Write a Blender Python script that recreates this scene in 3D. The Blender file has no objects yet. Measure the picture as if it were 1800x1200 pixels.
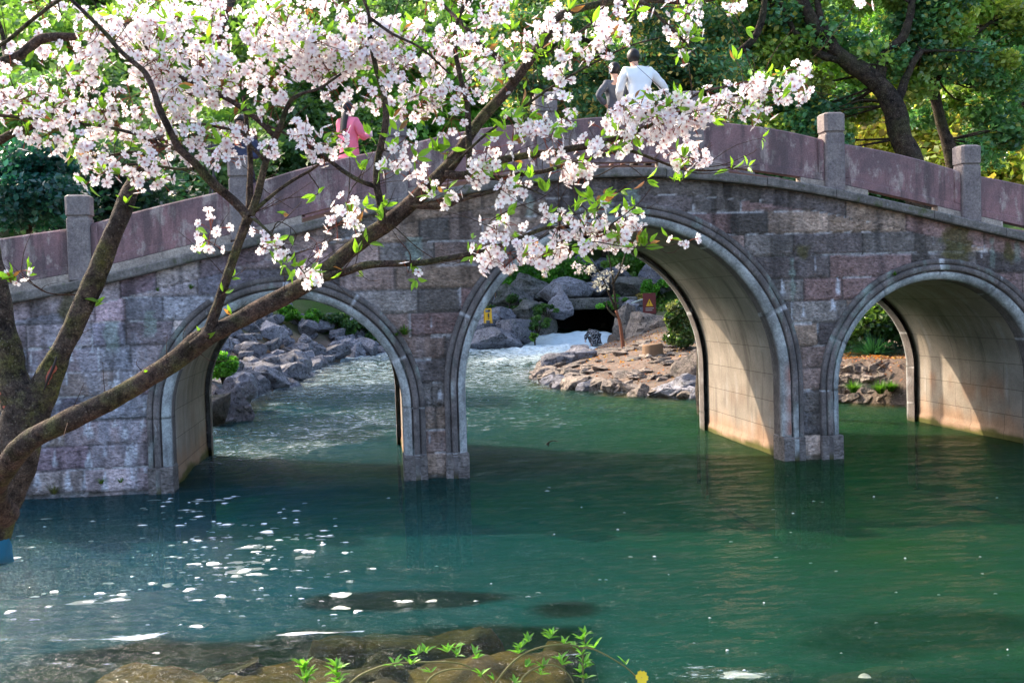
import bpy, math, random
import numpy as np
from mathutils import Vector, Matrix

# ------------------------------------------------------------------ camera, sky, sun, exposure
S = bpy.context.scene
FPX, PIT, ROLL, HC = 1916.7, 0.03737, -0.02957, 2.4
cam_d = bpy.data.cameras.new('camera')
cam = bpy.data.objects.new('camera', cam_d); S.collection.objects.link(cam); S.camera = cam
cam_d.sensor_width = 36; cam_d.lens = FPX / 1800 * 36
cam_d.clip_start = 0.05; cam_d.clip_end = 600
sr, cr, sp, cp = math.sin(ROLL), math.cos(ROLL), math.sin(PIT), math.cos(PIT)
R_ = Vector((cr, sr * sp, sr * cp)); U_ = Vector((-sr, cr * sp, cr * cp)); F_ = Vector((0, cp, -sp))
cam.matrix_world = Matrix(((R_.x, U_.x, -F_.x, 0), (R_.y, U_.y, -F_.y, 0), (R_.z, U_.z, -F_.z, HC), (0, 0, 0, 1)))

SUN_AZ = math.radians(-49)      # direction towards the sun, measured from +Y towards +X
SUN_EL = math.radians(37)
w = bpy.data.worlds.new('World'); S.world = w; w.use_nodes = True
nt = w.node_tree
sky = nt.nodes.new('ShaderNodeTexSky'); sky.sky_type = 'NISHITA'; sky.sun_disc = False
sky.sun_elevation = SUN_EL; sky.sun_rotation = SUN_AZ
sky.air_density = .75; sky.dust_density = 3.5; sky.ozone_density = .25
nt.links.new(sky.outputs[0], nt.nodes['Background'].inputs[0])
nt.nodes['Background'].inputs[1].default_value = 0.15
sd = bpy.data.lights.new('sun', 'SUN'); sd.energy = 2.0; sd.angle = math.radians(0.6); sd.color = (1, .80, .58)
sun = bpy.data.objects.new('sun', sd); S.collection.objects.link(sun)
sv = Vector((math.sin(SUN_AZ) * math.cos(SUN_EL), math.cos(SUN_AZ) * math.cos(SUN_EL), math.sin(SUN_EL)))
sun.rotation_euler = sv.to_track_quat('Z', 'Y').to_euler()
S.view_settings.view_transform = 'Standard'; S.view_settings.look = 'None'
S.view_settings.exposure = 2.2; S.view_settings.gamma = 1
S.render.engine = 'CYCLES'
S.cycles.max_bounces = 8; S.cycles.transparent_max_bounces = 12; S.cycles.use_denoising = True
S.cycles.caustics_reflective = False; S.cycles.caustics_refractive = False

rng = np.random.default_rng(11)
random.seed(5)

# ------------------------------------------------------------------ helpers
def at(px, py, d):
    """real place seen at photo pixel px,py (1800x1200) standing d metres in front of the camera"""
    u, v = px - 900, py - 600
    a = u * cr + v * sr; b = -u * sr + v * cr
    zc = -b / FPX; x = a / FPX
    Y = cp + zc * sp; Z = -sp + zc * cp
    return np.array([x * d / Y, d, HC + Z * d / Y])

def onz(px, py, z=0.0):
    p = at(px, py, 1.0)
    k = (z - HC) / (p[2] - HC)
    return np.array([p[0] * k, k, z])

def _hash(i, j, k, s):
    n = (i * 374761393 + j * 668265263 + k * 2147483647 + s * 974634777) & 0xffffffff
    n = ((n ^ (n >> 13)) * 1274126177) & 0xffffffff
    n = ((n ^ (n >> 16)) * 2246822519) & 0xffffffff
    return ((n ^ (n >> 15)) & 0xffffff) / float(0xffffff)

def vnoise(p, seed=0):
    p = np.asarray(p, float)
    i = np.floor(p).astype(np.int64); f = p - i; f = f * f * (3 - 2 * f)
    r = 0
    for dx in (0, 1):
        for dy in (0, 1):
            for dz in (0, 1):
                wgt = (f[..., 0] if dx else 1 - f[..., 0]) * (f[..., 1] if dy else 1 - f[..., 1]) * (f[..., 2] if dz else 1 - f[..., 2])
                r = r + wgt * _hash(i[..., 0] + dx, i[..., 1] + dy, i[..., 2] + dz, seed)
    return r

def fbm(p, seed=0, oct=4):
    p = np.asarray(p, float); a, t, s = 1.0, 0.0, 0.0
    for o in range(oct):
        s = s + a * (vnoise(p, seed + o * 17) - .5); t += a; a *= .5; p = p * 2.03
    return s / t * 2          # about -1..1

def sm(x, a, b):
    t = np.clip((np.asarray(x, float) - a) / (b - a), 0, 1); return t * t * (3 - 2 * t)

def link(o, parent=None):
    S.collection.objects.link(o)
    if parent is not None: o.parent = parent
    return o

def npmesh(name, V, F, mat, parent=None, col=None, smooth=True, mats=None, fmat=None):
    """V (n,3); F (m,3|4) array or list of arrays of equal-length faces"""
    V = np.asarray(V, np.float32)
    me = bpy.data.meshes.new(name)
    Fs = F if isinstance(F, list) and not isinstance(F[0], tuple) else [F]
    Fs = [np.asarray(f, np.int32) for f in Fs if len(f)]
    me.vertices.add(len(V)); me.vertices.foreach_set('co', V.ravel())
    tot = np.concatenate([np.full(len(f), f.shape[1], np.int32) for f in Fs])
    idx = np.concatenate([f.ravel() for f in Fs])
    me.loops.add(len(idx)); me.loops.foreach_set('vertex_index', idx)
    me.polygons.add(len(tot))
    me.polygons.foreach_set('loop_start', np.concatenate([[0], np.cumsum(tot)[:-1]]).astype(np.int32))
    me.polygons.foreach_set('loop_total', tot)
    if smooth: me.polygons.foreach_set('use_smooth', np.ones(len(tot), bool))
    for m_ in (mats or [mat]): me.materials.append(m_)
    if fmat is not None: me.polygons.foreach_set('material_index', np.asarray(fmat, np.int32))
    me.update(calc_edges=True)
    if col is not None:
        c = np.asarray(col, np.float32)
        if c.shape[1] == 3: c = np.hstack([c, np.ones((len(c), 1), np.float32)])
        at_ = me.color_attributes.new('Col', 'FLOAT_COLOR', 'POINT'); at_.data.foreach_set('color', c.ravel())
    me.validate()
    return link(bpy.data.objects.new(name, me), parent)

def gridfaces(n, m, mask=None, off=0):
    i, j = np.meshgrid(np.arange(n - 1), np.arange(m - 1), indexing='ij')
    f = np.stack([i * m + j, (i + 1) * m + j, (i + 1) * m + j + 1, i * m + j + 1], -1)
    return (f[mask] if mask is not None else f.reshape(-1, 4)) + off

class MB:
    """collects simple solids into one mesh"""
    def __init__(s): s.v = []; s.f = []
    def add(s, v, f):
        o = len(s.v); s.v += [tuple(map(float, q)) for q in v]; s.f += [tuple(i + o for i in q) for q in f]
    def box(s, x0, x1, y0, y1, z0, z1, bev=0.0):
        b = bev
        v = []
        for z, q in ((z0, b), (z0 + b, 0), (z1 - b, 0), (z1, b)) if b else ((z0, 0), (z1, 0)):
            if b:
                c = b
                v += [(x0 + q + (c if not q else 0), y0 + q, z), (x1 - q - (c if not q else 0), y0 + q, z), (x1 - q, y0 + q + (c if not q else 0), z), (x1 - q, y1 - q - (c if not q else 0), z),
                      (x1 - q - (c if not q else 0), y1 - q, z), (x0 + q + (c if not q else 0), y1 - q, z), (x0 + q, y1 - q - (c if not q else 0), z), (x0 + q, y0 + q + (c if not q else 0), z)]
            else: v += [(x0, y0, z), (x1, y0, z), (x1, y1, z), (x0, y1, z)]
        k = 8 if b else 4; L = len(v) // k
        f = [tuple(reversed(range(k))), tuple(range((L - 1) * k, L * k))]
        for l in range(L - 1):
            for i in range(k): f.append((l * k + i, l * k + (i + 1) % k, (l + 1) * k + (i + 1) % k, (l + 1) * k + i))
        s.add(v, f)
    def tube(s, pts, rad, n=6, rough=0.0, cap=True, seed=0):
        v, f = tube_arr(pts, rad, n, rough, seed)
        s.add(v, [tuple(q) for q in f])
        if cap:
            o = len(s.v) - len(v); s.f.append(tuple(o + i for i in reversed(range(n)))); s.f.append(tuple(len(s.v) - n + i for i in range(n)))
    def build(s, name, mat, parent=None, smooth=False, auto=None):
        me = bpy.data.meshes.new(name); me.from_pydata(s.v, [], s.f); me.materials.append(mat)
        if smooth: me.polygons.foreach_set('use_smooth', [True] * len(me.polygons))
        if auto: me.set_sharp_from_angle(angle=math.radians(auto))
        me.update()
        return link(bpy.data.objects.new(name, me), parent)

def smooth_path(pts, n):
    P = np.asarray(pts, float); k = len(P)
    if k < 3:
        t = np.linspace(0, 1, n)[:, None]; return P[0] * (1 - t) + P[-1] * t
    seg = np.linalg.norm(np.diff(P[:, :3], axis=0), axis=1); u = np.concatenate([[0], np.cumsum(seg)]); t = np.linspace(0, u[-1], n)
    Q = np.vstack([2 * P[0] - P[1], P, 2 * P[-1] - P[-2]])
    out = []
    for x in t:
        i = min(np.searchsorted(u, x, 'right') - 1, k - 2); s = (x - u[i]) / max(u[i + 1] - u[i], 1e-9)
        a, b, c, d = Q[i], Q[i + 1], Q[i + 2], Q[i + 3]
        out.append(.5 * ((2 * b) + (-a + c) * s + (2 * a - 5 * b + 4 * c - d) * s * s + (-a + 3 * b - 3 * c + d) * s ** 3))
    return np.array(out)

def tube_arr(pts, rad, n=6, rough=0.0, seed=0):
    P = np.asarray(pts, float); L = len(P); rad = np.broadcast_to(np.asarray(rad, float), (L,))
    T = np.gradient(P, axis=0); T /= np.linalg.norm(T, axis=1)[:, None] + 1e-9
    up = np.array([0.13, .31, .94]) if abs(T[0][2]) < .9 else np.array([1., .1, 0])
    N = np.cross(T, up); N /= np.linalg.norm(N, axis=1)[:, None] + 1e-9
    for i in range(1, L):                     # parallel transport keeps the tube from twisting
        q = N[i - 1] - T[i] * (N[i - 1] @ T[i]); N[i] = q / (np.linalg.norm(q) + 1e-9)
    B = np.cross(T, N)
    a = np.linspace(0, 2 * np.pi, n, endpoint=False)
    r = rad[:, None] * np.ones(n)
    if rough:
        q = P[:, None, :] + (N[:, None] * np.cos(a)[None, :, None] + B[:, None] * np.sin(a)[None, :, None]) * rad[:, None, None]
        r = r * (1 + rough * fbm(q / max(rad.max(), 1e-4) * .8, seed, 3))
    V = P[:, None] + (N[:, None] * np.cos(a)[None, :, None] + B[:, None] * np.sin(a)[None, :, None]) * r[:, :, None]
    i, j = np.meshgrid(np.arange(L - 1), np.arange(n), indexing='ij')
    F = np.stack([i * n + j, i * n + (j + 1) % n, (i + 1) * n + (j + 1) % n, (i + 1) * n + j], -1).reshape(-1, 4)
    return V.reshape(-1, 3), F

def tag(o, label=None, cat=None, group=None, kind=None):
    if label: o['label'] = label
    if cat: o['category'] = cat
    if group: o['group'] = group
    if kind: o['kind'] = kind
    return o

def empty(name, loc, rz=0, label=None, cat=None, group=None):
    o = link(bpy.data.objects.new(name, None)); o.location = [float(q) for q in loc]; o.rotation_euler.z = rz
    o.empty_display_size = .2
    return tag(o, label, cat, group)

# ------------------------------------------------------------------ materials
class NT:
    def __init__(s, name):
        s.m = bpy.data.materials.new(name); s.m.use_nodes = True; s.t = s.m.node_tree
        s.b = s.t.nodes['Principled BSDF']; s.out = s.t.nodes['Material Output']
        tc = s.t.nodes.new('ShaderNodeTexCoord'); s.obj = tc.outputs['Object']
        g = s.t.nodes.new('ShaderNodeNewGeometry'); s.pos = g.outputs['Position']; s.nrm = g.outputs['Normal']
    def n(s, ty, **kw):
        o = s.t.nodes.new(ty)
        for k, v in kw.items(): setattr(o, k, v)
        return o
    def l(s, a, b): s.t.links.new(a, b)
    def val(s, sock, v):
        if hasattr(v, 'default_value') or hasattr(v, 'links'): s.l(v, sock)
        else: sock.default_value = v
    def noise(s, scale, detail=4, rough=.55, vec=None, dist=0, sc3=None):
        o = s.n('ShaderNodeTexNoise'); o.inputs['Scale'].default_value = scale; o.inputs['Detail'].default_value = detail
        o.inputs['Roughness'].default_value = rough; o.inputs['Distortion'].default_value = dist
        v = vec or s.obj
        if sc3:
            mp = s.n('ShaderNodeMapping'); mp.inputs['Scale'].default_value = sc3; s.l(v, mp.inputs[0]); v = mp.outputs[0]
        s.l(v, o.inputs['Vector']); return o.outputs['Fac']
    def voro(s, scale, vec=None, feature='F1', out='Distance', sc3=None):
        o = s.n('ShaderNodeTexVoronoi'); o.feature = feature; o.inputs['Scale'].default_value = scale
        v = vec or s.obj
        if sc3:
            mp = s.n('ShaderNodeMapping'); mp.inputs['Scale'].default_value = sc3; s.l(v, mp.inputs[0]); v = mp.outputs[0]
        s.l(v, o.inputs['Vector']); return o.outputs[out]
    def ramp(s, fac, stops, interp='LINEAR'):
        o = s.n('ShaderNodeValToRGB'); cr_ = o.color_ramp; cr_.interpolation = interp
        while len(cr_.elements) < len(stops): cr_.elements.new(.5)
        for e, (p, c) in zip(cr_.elements, stops):
            e.position = p; c = c if hasattr(c, '__len__') else (c, c, c); e.color = (*c[:3], 1)
        s.l(fac, o.inputs[0]); return o.outputs[0]
    def mix(s, fac, a, b, mode='MIX'):
        o = s.n('ShaderNodeMix', data_type='RGBA', blend_type=mode); s.val(o.inputs[0], fac)
        for sk, v in ((o.inputs[6], a), (o.inputs[7], b)):
            if isinstance(v, tuple): sk.default_value = (*v[:3], 1)
            else: s.l(v, sk)
        return o.outputs[2]
    def math(s, op, a, b=0.0):
        o = s.n('ShaderNodeMath', operation=op); s.val(o.inputs[0], a); s.val(o.inputs[1], b); return o.outputs[0]
    def attr(s, name='Col'): return s.n('ShaderNodeAttribute', attribute_name=name).outputs['Color']
    def bump(s, h, strength=.5, dist=.01, nin=None):
        o = s.n('ShaderNodeBump'); o.inputs['Strength'].default_value = strength; o.inputs['Distance'].default_value = dist
        s.l(h, o.inputs['Height'])
        if nin is not None: s.l(nin, o.inputs['Normal'])
        return o.outputs[0]
    def fin(s, color=None, rough=.8, normal=None, spec=.3):
        if color is not None: s.val(s.b.inputs['Base Color'], (*color, 1) if isinstance(color, tuple) else color)
        s.val(s.b.inputs['Roughness'], rough); s.b.inputs['Specular IOR Level'].default_value = spec
        if normal is not None: s.l(normal, s.b.inputs['Normal'])
        return s.m

M = {}
# painted-by-block masonry: colour comes from the mesh (each stone its own tint), grain from noise
t = NT('rough_masonry')
g1 = t.noise(20, 5, .6, sc3=(1, 1, 1.5)); g2 = t.noise(7, 4, .6)
c = t.mix(1.0, t.attr(), t.ramp(g1, [(.32, .5), (.46, .95), (.56, 1.15), (.70, 1.7)]), 'MULTIPLY')
c = t.mix(.75, c, t.ramp(g2, [(.3, .5), (.55, 1.0), (.75, 1.45)]), 'MULTIPLY')
c = t.mix(t.math('MULTIPLY', t.ramp(t.noise(2.2, 5, .7, sc3=(1, 1, .5)), [(.5, 0), (.66, 1)]), .3), c, (.07, .065, .06))
M['masonry'] = t.fin(c, .82, t.bump(g1, 1.0, .035, t.bump(t.voro(26), .5, .02)), .25)
# moulded stone of arch rings, coping, posts
def stone(name, a, b, stain, sstrength=.5, moss=0.0, white=0.0, bumpd=.006, usecol=False, sc=1.0):
    t = NT(name)
    n1 = t.noise(3.2 * sc, 5, .6); n2 = t.noise(26 * sc, 5, .7); n3 = t.noise(6 * sc, 4, .6, sc3=(1, 1, .22)); n4 = t.noise(95 * sc, 2, .5)
    c = t.mix(t.ramp(n1, [(.38, 0), (.62, 1)]), a, b)
    if usecol: c = t.mix(1.0, t.attr(), t.ramp(n1, [(.3, .65), (.7, 1.3)]), 'MULTIPLY')
    c = t.mix(1.0, c, t.ramp(n2, [(.28, .55), (.5, .97), (.75, 1.45)]), 'MULTIPLY')
    c = t.mix(.5, c, t.ramp(n4, [(.3, .6), (.7, 1.4)]), 'MULTIPLY')
    c = t.mix(t.math('MULTIPLY', t.ramp(n3, [(.5, 0), (.68, 1)]), sstrength), c, stain)
    if white: c = t.mix(t.math('MULTIPLY', t.ramp(t.noise(14, 5, .7, sc3=(1, 1, .3)), [(.62, 0), (.70, 1)]), white), c, (.5, .52, .52))
    if moss: c = t.mix(t.math('MULTIPLY', t.ramp(t.noise(4, 5, .7), [(.56, 0), (.68, 1)]), moss), c, (.06, .075, .02))
    return t.fin(c, .8, t.bump(n2, .7, bumpd, t.bump(n4, .4, .003)), .25)
M['ring'] = stone('arch_ring_stone', (.2, .2, .2), (.1, .1, .1), (.06, .055, .055), .5, white=.35, usecol=True)
M['coping'] = stone('coping_stone', (.20, .18, .165), (.12, .11, .10), (.05, .05, .04), .6, moss=.8, white=.25)
M['post'] = stone('post_granite', (.25, .215, .2), (.17, .145, .145), (.10, .08, .08), .4, white=.15, sc=1.3)
t = NT('railing_slab_stone')
info = t.n('ShaderNodeObjectInfo').outputs['Random']
n1 = t.noise(1.6, 5, .65, vec=t.pos); n2 = t.noise(4.5, 5, .7, vec=t.pos, sc3=(1, 1, .5)); n3 = t.noise(60, 4, .7); n5 = t.noise(7, 4, .6, vec=t.pos, sc3=(1, 1, .12))
c = t.mix(t.ramp(n1, [(.36, 0), (.6, 1)]), (.27, .15, .15), (.15, .10, .105))
c = t.mix(t.math('MULTIPLY', t.ramp(n2, [(.52, 0), (.62, 1)]), .85), c, (.38, .31, .28))
c = t.mix(t.math('MULTIPLY', t.ramp(n5, [(.48, 0), (.6, 1)]), .6), c, (.07, .055, .055))
c = t.mix(1.0, c, t.ramp(n3, [(.3, .7), (.7, 1.3)]), 'MULTIPLY')
M['slab'] = t.fin(c, .72, t.bump(n3, .35, .004), .3)
# vault lining: smooth pale blocks, stains come from the mesh colour
t = NT('vault_lining')
br = t.n('ShaderNodeTexBrick'); br.inputs['Scale'].default_value = 1; br.inputs['Brick Width'].default_value = .95; br.inputs['Row Height'].default_value = .40
br.inputs['Mortar Size'].default_value = .006; br.inputs['Mortar Smooth'].default_value = .3; br.offset = .5
br.inputs['Color1'].default_value = (1, 1, 1, 1); br.inputs['Color2'].default_value = (.86, .86, .86, 1); br.inputs['Mortar'].default_value = (.42, .4, .38, 1)
uv = t.n('ShaderNodeAttribute', attribute_name='vault_uv'); t.l(uv.outputs['Vector'], br.inputs['Vector'])
n1 = t.noise(2.5, 5, .6); n2 = t.noise(30, 5, .7)
c = t.mix(1.0, t.attr(), br.outputs['Color'], 'MULTIPLY')
c = t.mix(1.0, c, t.ramp(n1, [(.3, .78), (.7, 1.18)]), 'MULTIPLY')
c = t.mix(1.0, c, t.ramp(n2, [(.3, .85), (.7, 1.15)]), 'MULTIPLY')
M['vault'] = t.fin(c, .7, t.bump(n2, .25, .004), .3)
t = NT('deck_paving'); c = t.mix(t.noise(5, 5), (.2, .17, .15), (.12, .11, .1)); M['deck'] = t.fin(c, .85)
# bark
def bark(name, a, b, moss, mamt=.6, sc=1.0, rings=True):
    t = NT(name)
    n1 = t.noise(7 * sc, 5, .65); n2 = t.noise(40 * sc, 5, .7); n3 = t.noise(5 * sc, 5, .7)
    c = t.mix(t.ramp(n1, [(.36, 0), (.64, 1)]), a, b)
    c = t.mix(1.0, c, t.ramp(n2, [(.3, .45), (.5, .95), (.7, 1.7)]), 'MULTIPLY')
    c = t.mix(t.math('MULTIPLY', t.ramp(n3, [(.48, 0), (.62, 1)]), mamt), c, moss)
    n5 = t.noise(150 * sc, 4, .7); n6 = t.noise(16 * sc, 6, .75, dist=.8)
    c = t.mix(1.0, c, t.ramp(n5, [(.32, .4), (.5, .95), (.68, 1.7)]), 'MULTIPLY')
    c = t.mix(1.0, c, t.ramp(n6, [(.40, .35), (.48, 1), (.64, 1.35)]), 'MULTIPLY')
    c = t.mix(t.math('MULTIPLY', t.ramp(t.voro(60 * sc), [(.08, 1), (.2, 0)]), .5), c, (.26, .24, .2))
    return t.fin(c, .9, t.bump(n2, 1.0, .012 / sc, t.bump(n6, 1.0, .02 / sc, t.bump(n5, .6, .004 / sc))), .2)
M['cherry_bark'] = bark('cherry_bark', (.085, .055, .042), (.042, .034, .028), (.07, .075, .028), .8, 1.3)
M['trunk_bark'] = bark('mossy_trunk_bark', (.085, .066, .052), (.04, .034, .03), (.085, .09, .025), .95, 1.0)
M['twig'] = bark('twig_bark', (.07, .028, .02), (.05, .035, .025), (.06, .07, .03), .3, 3)
M['bark'] = bark('tree_bark', (.07, .05, .035), (.03, .024, .02), (.05, .06, .02), .4, .3)
t = NT('split_wound'); c = t.mix(t.noise(30, 4), (.42, .12, .075), (.2, .06, .04)); M['wound'] = t.fin(c, .8, t.bump(t.noise(60), .6, .004))
# leaves: per-leaf colour on the mesh, light passes through
def leafmat(name, trans=.4, rough=.45, spec=.4, gain=(1, 1, 1)):
    t = NT(name); col = t.mix(1.0, t.attr(), tuple(gain), 'MULTIPLY')
    t.l(col, t.b.inputs['Base Color']); t.b.inputs['Roughness'].default_value = rough; t.b.inputs['Specular IOR Level'].default_value = spec
    tr = t.n('ShaderNodeBsdfTranslucent'); t.l(t.mix(1.0, col, (1.25, 1.3, .6), 'MULTIPLY'), tr.inputs[0])
    mx = t.n('ShaderNodeMixShader'); mx.inputs[0].default_value = trans
    t.l(t.b.outputs[0], mx.inputs[1]); t.l(tr.outputs[0], mx.inputs[2]); t.l(mx.outputs[0], t.out.inputs[0]); return t.m
M['leaf'] = leafmat('leaf', .45); M['gloss_leaf'] = leafmat('glossy_evergreen_leaf', .4, .3, .6); M['young_leaf'] = leafmat('young_leaf', .5, .4, .4)
t = NT('blossom_petal'); t.l(t.attr(), t.b.inputs['Base Color']); t.b.inputs['Roughness'].default_value = .6; t.b.inputs['Specular IOR Level'].default_value = .2
tr = t.n('ShaderNodeBsdfTranslucent'); t.l(t.attr(), tr.inputs[0]); mx = t.n('ShaderNodeMixShader'); mx.inputs[0].default_value = .5
t.l(t.b.outputs[0], mx.inputs[1]); t.l(tr.outputs[0], mx.inputs[2]); t.l(mx.outputs[0], t.out.inputs[0]); M['petal'] = t.m
# rocks
def rockmat(name, a, b, lich, moss=.3, warm=None):
    t = NT(name)
    rnd = t.n('ShaderNodeObjectInfo').outputs['Random']
    n1 = t.noise(1.7, 6, .65, vec=t.pos); n2 = t.noise(14, 6, .7, vec=t.pos); n3 = t.noise(2.6, 5, .7, vec=t.pos); n4 = t.noise(5, 6, .75, vec=t.pos, dist=1.5)
    c = t.mix(t.ramp(n1, [(.35, 0), (.65, 1)]), a, b)
    c = t.mix(1.0, c, t.ramp(rnd, [(0, .72), (1, 1.25)]), 'MULTIPLY')
    c = t.mix(1.0, c, t.ramp(n2, [(.3, .5), (.5, .95), (.7, 1.5)]), 'MULTIPLY')
    c = t.mix(1.0, c, t.ramp(n4, [(.40, .22), (.47, 1), (1, 1.1)]), 'MULTIPLY')
    c = t.mix(t.math('MULTIPLY', t.ramp(n3, [(.55, 0), (.68, 1)]), moss), c, (.07, .085, .03))
    c = t.mix(t.math('MULTIPLY', t.ramp(t.noise(4, 5, .7, vec=t.pos), [(.6, 0), (.7, 1)]), .5), c, lich)
    return t.fin(c, .8, t.bump(n2, .8, .05, t.bump(n4, .7, .12)), .3)
M['rock'] = rockmat('blue_grey_rock', (.30, .30, .34), (.15, .155, .18), (.4, .38, .36), .25)
M['rock_warm'] = rockmat('warm_rock', (.33, .27, .22), (.18, .155, .14), (.42, .36, .28), .3)
M['rock_dark'] = rockmat('dark_mossy_rock', (.17, .165, .16), (.07, .075, .06), (.25, .24, .22), .6)
M['rock_wet'] = rockmat('submerged_rock', (.095, .065, .016), (.035, .028, .009), (.13, .09, .022), .6)
# ground
t = NT('ground_soil')
hz = t.n('ShaderNodeSeparateXYZ'); t.l(t.pos, hz.inputs[0])
n1 = t.noise(1.1, 6, .65, vec=t.pos); n2 = t.noise(18, 6, .75, vec=t.pos); n3 = t.noise(.35, 4, .6, vec=t.pos)
c = t.mix(t.ramp(n1, [(.35, 0), (.62, 1)]), (.20, .15, .12), (.11, .088, .07))
c = t.mix(1.0, c, t.ramp(n2, [(.3, .55), (.5, 1), (.7, 1.5)]), 'MULTIPLY')
c = t.mix(t.ramp(t.voro(6, vec=t.pos), [(.1, .8), (.18, 0)]), c, (.32, .12, .045))
gr = t.mix(t.ramp(n2, [(.3, 0), (.7, 1)]), (.03, .06, .012), (.07, .13, .03))
m1 = t.n('ShaderNodeMapRange'); m1.inputs['From Min'].default_value = 1.0; m1.inputs['From Max'].default_value = 2.2; t.l(hz.outputs[2], m1.inputs[0])
c = t.mix(t.math('MULTIPLY', m1.outputs[0], t.ramp(n3, [(.3, .5), (.5, 1)])), c, gr)
m2 = t.n('ShaderNodeMapRange'); m2.inputs['From Min'].default_value = .02; m2.inputs['From Max'].default_value = -.15; t.l(hz.outputs[2], m2.inputs[0])
bedc = t.mix(t.ramp(t.noise(1.2, 5, .6, vec=t.pos), [(.35, 0), (.65, 1)]), (.05, .13, .08), (.11, .17, .06))
m3 = t.n('ShaderNodeMapRange'); m3.inputs['From Min'].default_value = -.75; m3.inputs['From Max'].default_value = -.35; t.l(hz.outputs[2], m3.inputs[0])
weed = t.mix(t.ramp(t.noise(3.5, 6, .75, vec=t.pos, dist=.6), [(.36, 0), (.62, 1)]), (.035, .026, .008), (.15, .088, .018))
bedc = t.mix(m3.outputs[0], bedc, weed)
c = t.mix(m2.outputs[0], c, bedc)
M['ground'] = t.fin(c, .9, t.bump(n2, .8, .04), .2)
def plain(name, c1, c2=None, rough=.7, sc=20, spec=.3, bump=.2):
    t = NT(name); n = t.noise(sc, 4, .6); c = t.mix(n, c1, c2 or tuple(q * .7 for q in c1)); return t.fin(c, rough, t.bump(n, bump, .004), spec)
M['skin'] = plain('skin', (.55, .33, .24), (.5, .28, .2), .55); M['hair'] = plain('black_hair', (.02, .016, .016), (.01, .009, .01), .45, 60)
M['white_cloth'] = plain('white_cloth', (.82, .84, .84), (.74, .77, .78), .8, 9, bump=.5); M['grey_cloth'] = plain('grey_cloth', (.10, .11, .13), (.06, .07, .09), .85, 15)
M['navy'] = plain('navy_cloth', (.03, .045, .10), (.018, .025, .05), .7, 12); M['orange'] = plain('orange_cloth', (.65, .13, .06), (.5, .09, .04), .8); M['blue'] = plain('blue_cloth', (.05, .13, .5), None, .8)
M['pink'] = plain('pink_cloth', (.78, .20, .30), (.65, .15, .24), .8, 10, bump=.5); M['black'] = plain('black_cloth', (.012, .012, .014), (.02, .02, .022), .7)
M['dark_blue'] = plain('dark_trousers', (.02, .025, .045), None, .85)
M['metal'] = plain('dark_metal', (.05, .05, .055), None, .4); M['yellow'] = plain('yellow_plastic', (.75, .42, .02), (.7, .38, .02), .45); M['sign_red'] = plain('sign_red', (.16, .03, .03), None, .5)
M['sign_white'] = plain('sign_print', (.6, .55, .5), None, .5); M['stump'] = plain('cut_wood', (.24, .15, .08), (.13, .08, .05), .8, 8); M['teal_cloth'] = plain('teal_cloth', (.01, .13, .22), (.008, .09, .16), .8, 25, bump=.5)
M['red_bark'] = plain('red_brown_bark', (.25, .09, .045), (.15, .06, .035), .8, 18)
M['phone'] = plain('pale_phone', (.6, .62, .66), None, .3); M['cave'] = plain('cave_shade_stone', (.03, .03, .035), (.02, .02, .025), .9)
M['yflower'] = plain('yellow_petal', (.85, .62, .02), (.8, .55, .02), .5)
t = NT('spotted_cloth'); c = t.ramp(t.voro(22), [(.28, (.55, .58, .62)), (.34, (.015, .018, .025))]); M['spotted'] = t.fin(c, .8)
t = NT('foam_white'); t.b.inputs['Base Color'].default_value = (.85, .88, .9, 1); M['foam'] = t.fin((.85, .88, .9), .6, t.bump(t.noise(60), .5, .01))
# ------------------------------------------------------------------ river, banks and hill
RIV = np.array([(-10, 5.8), (13.5, 5.8), (13.5, 14), (12.5, 18.5), (10.5, 20.8), (8.2, 22.7), (7.0, 23.9), (4.2, 25.6), (1.6, 29.0), (1.15, 31), (1.0, 35.0), (2.6, 38.8),
                (4.1, 45), (4.8, 49), (4.8, 54), (1.4, 54), (1.2, 47), (-1.6, 45.5), (-4.9, 44.3), (-6.9, 39.5), (-7.2, 29), (-6.4, 23.6), (-8.2, 20.5), (-8.6, 18.2), (-9.8, 14)])
def river_sd(x, y):
    """signed distance to the river outline: negative in the water"""
    x = np.asarray(x, float); y = np.asarray(y, float)
    d = np.full(x.shape, 1e9); ins = np.zeros(x.shape, bool); n = len(RIV)
    for i in range(n):
        ax, ay = RIV[i]; bx, by = RIV[(i + 1) % n]
        ex, ey = bx - ax, by - ay
        t_ = np.clip(((x - ax) * ex + (y - ay) * ey) / (ex * ex + ey * ey), 0, 1)
        d = np.minimum(d, np.hypot(x - ax - t_ * ex, y - ay - t_ * ey))
        c_ = ((ay > y) != (by > y)) & (x < (bx - ax) * (y - ay) / (by - ay + 1e-12) + ax)
        ins ^= c_
    return np.where(ins, -d, d)
def level(y):
    return .45 * sm(y, 31, 44) + .48 * sm(y, 45.6, 46.5)
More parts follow.
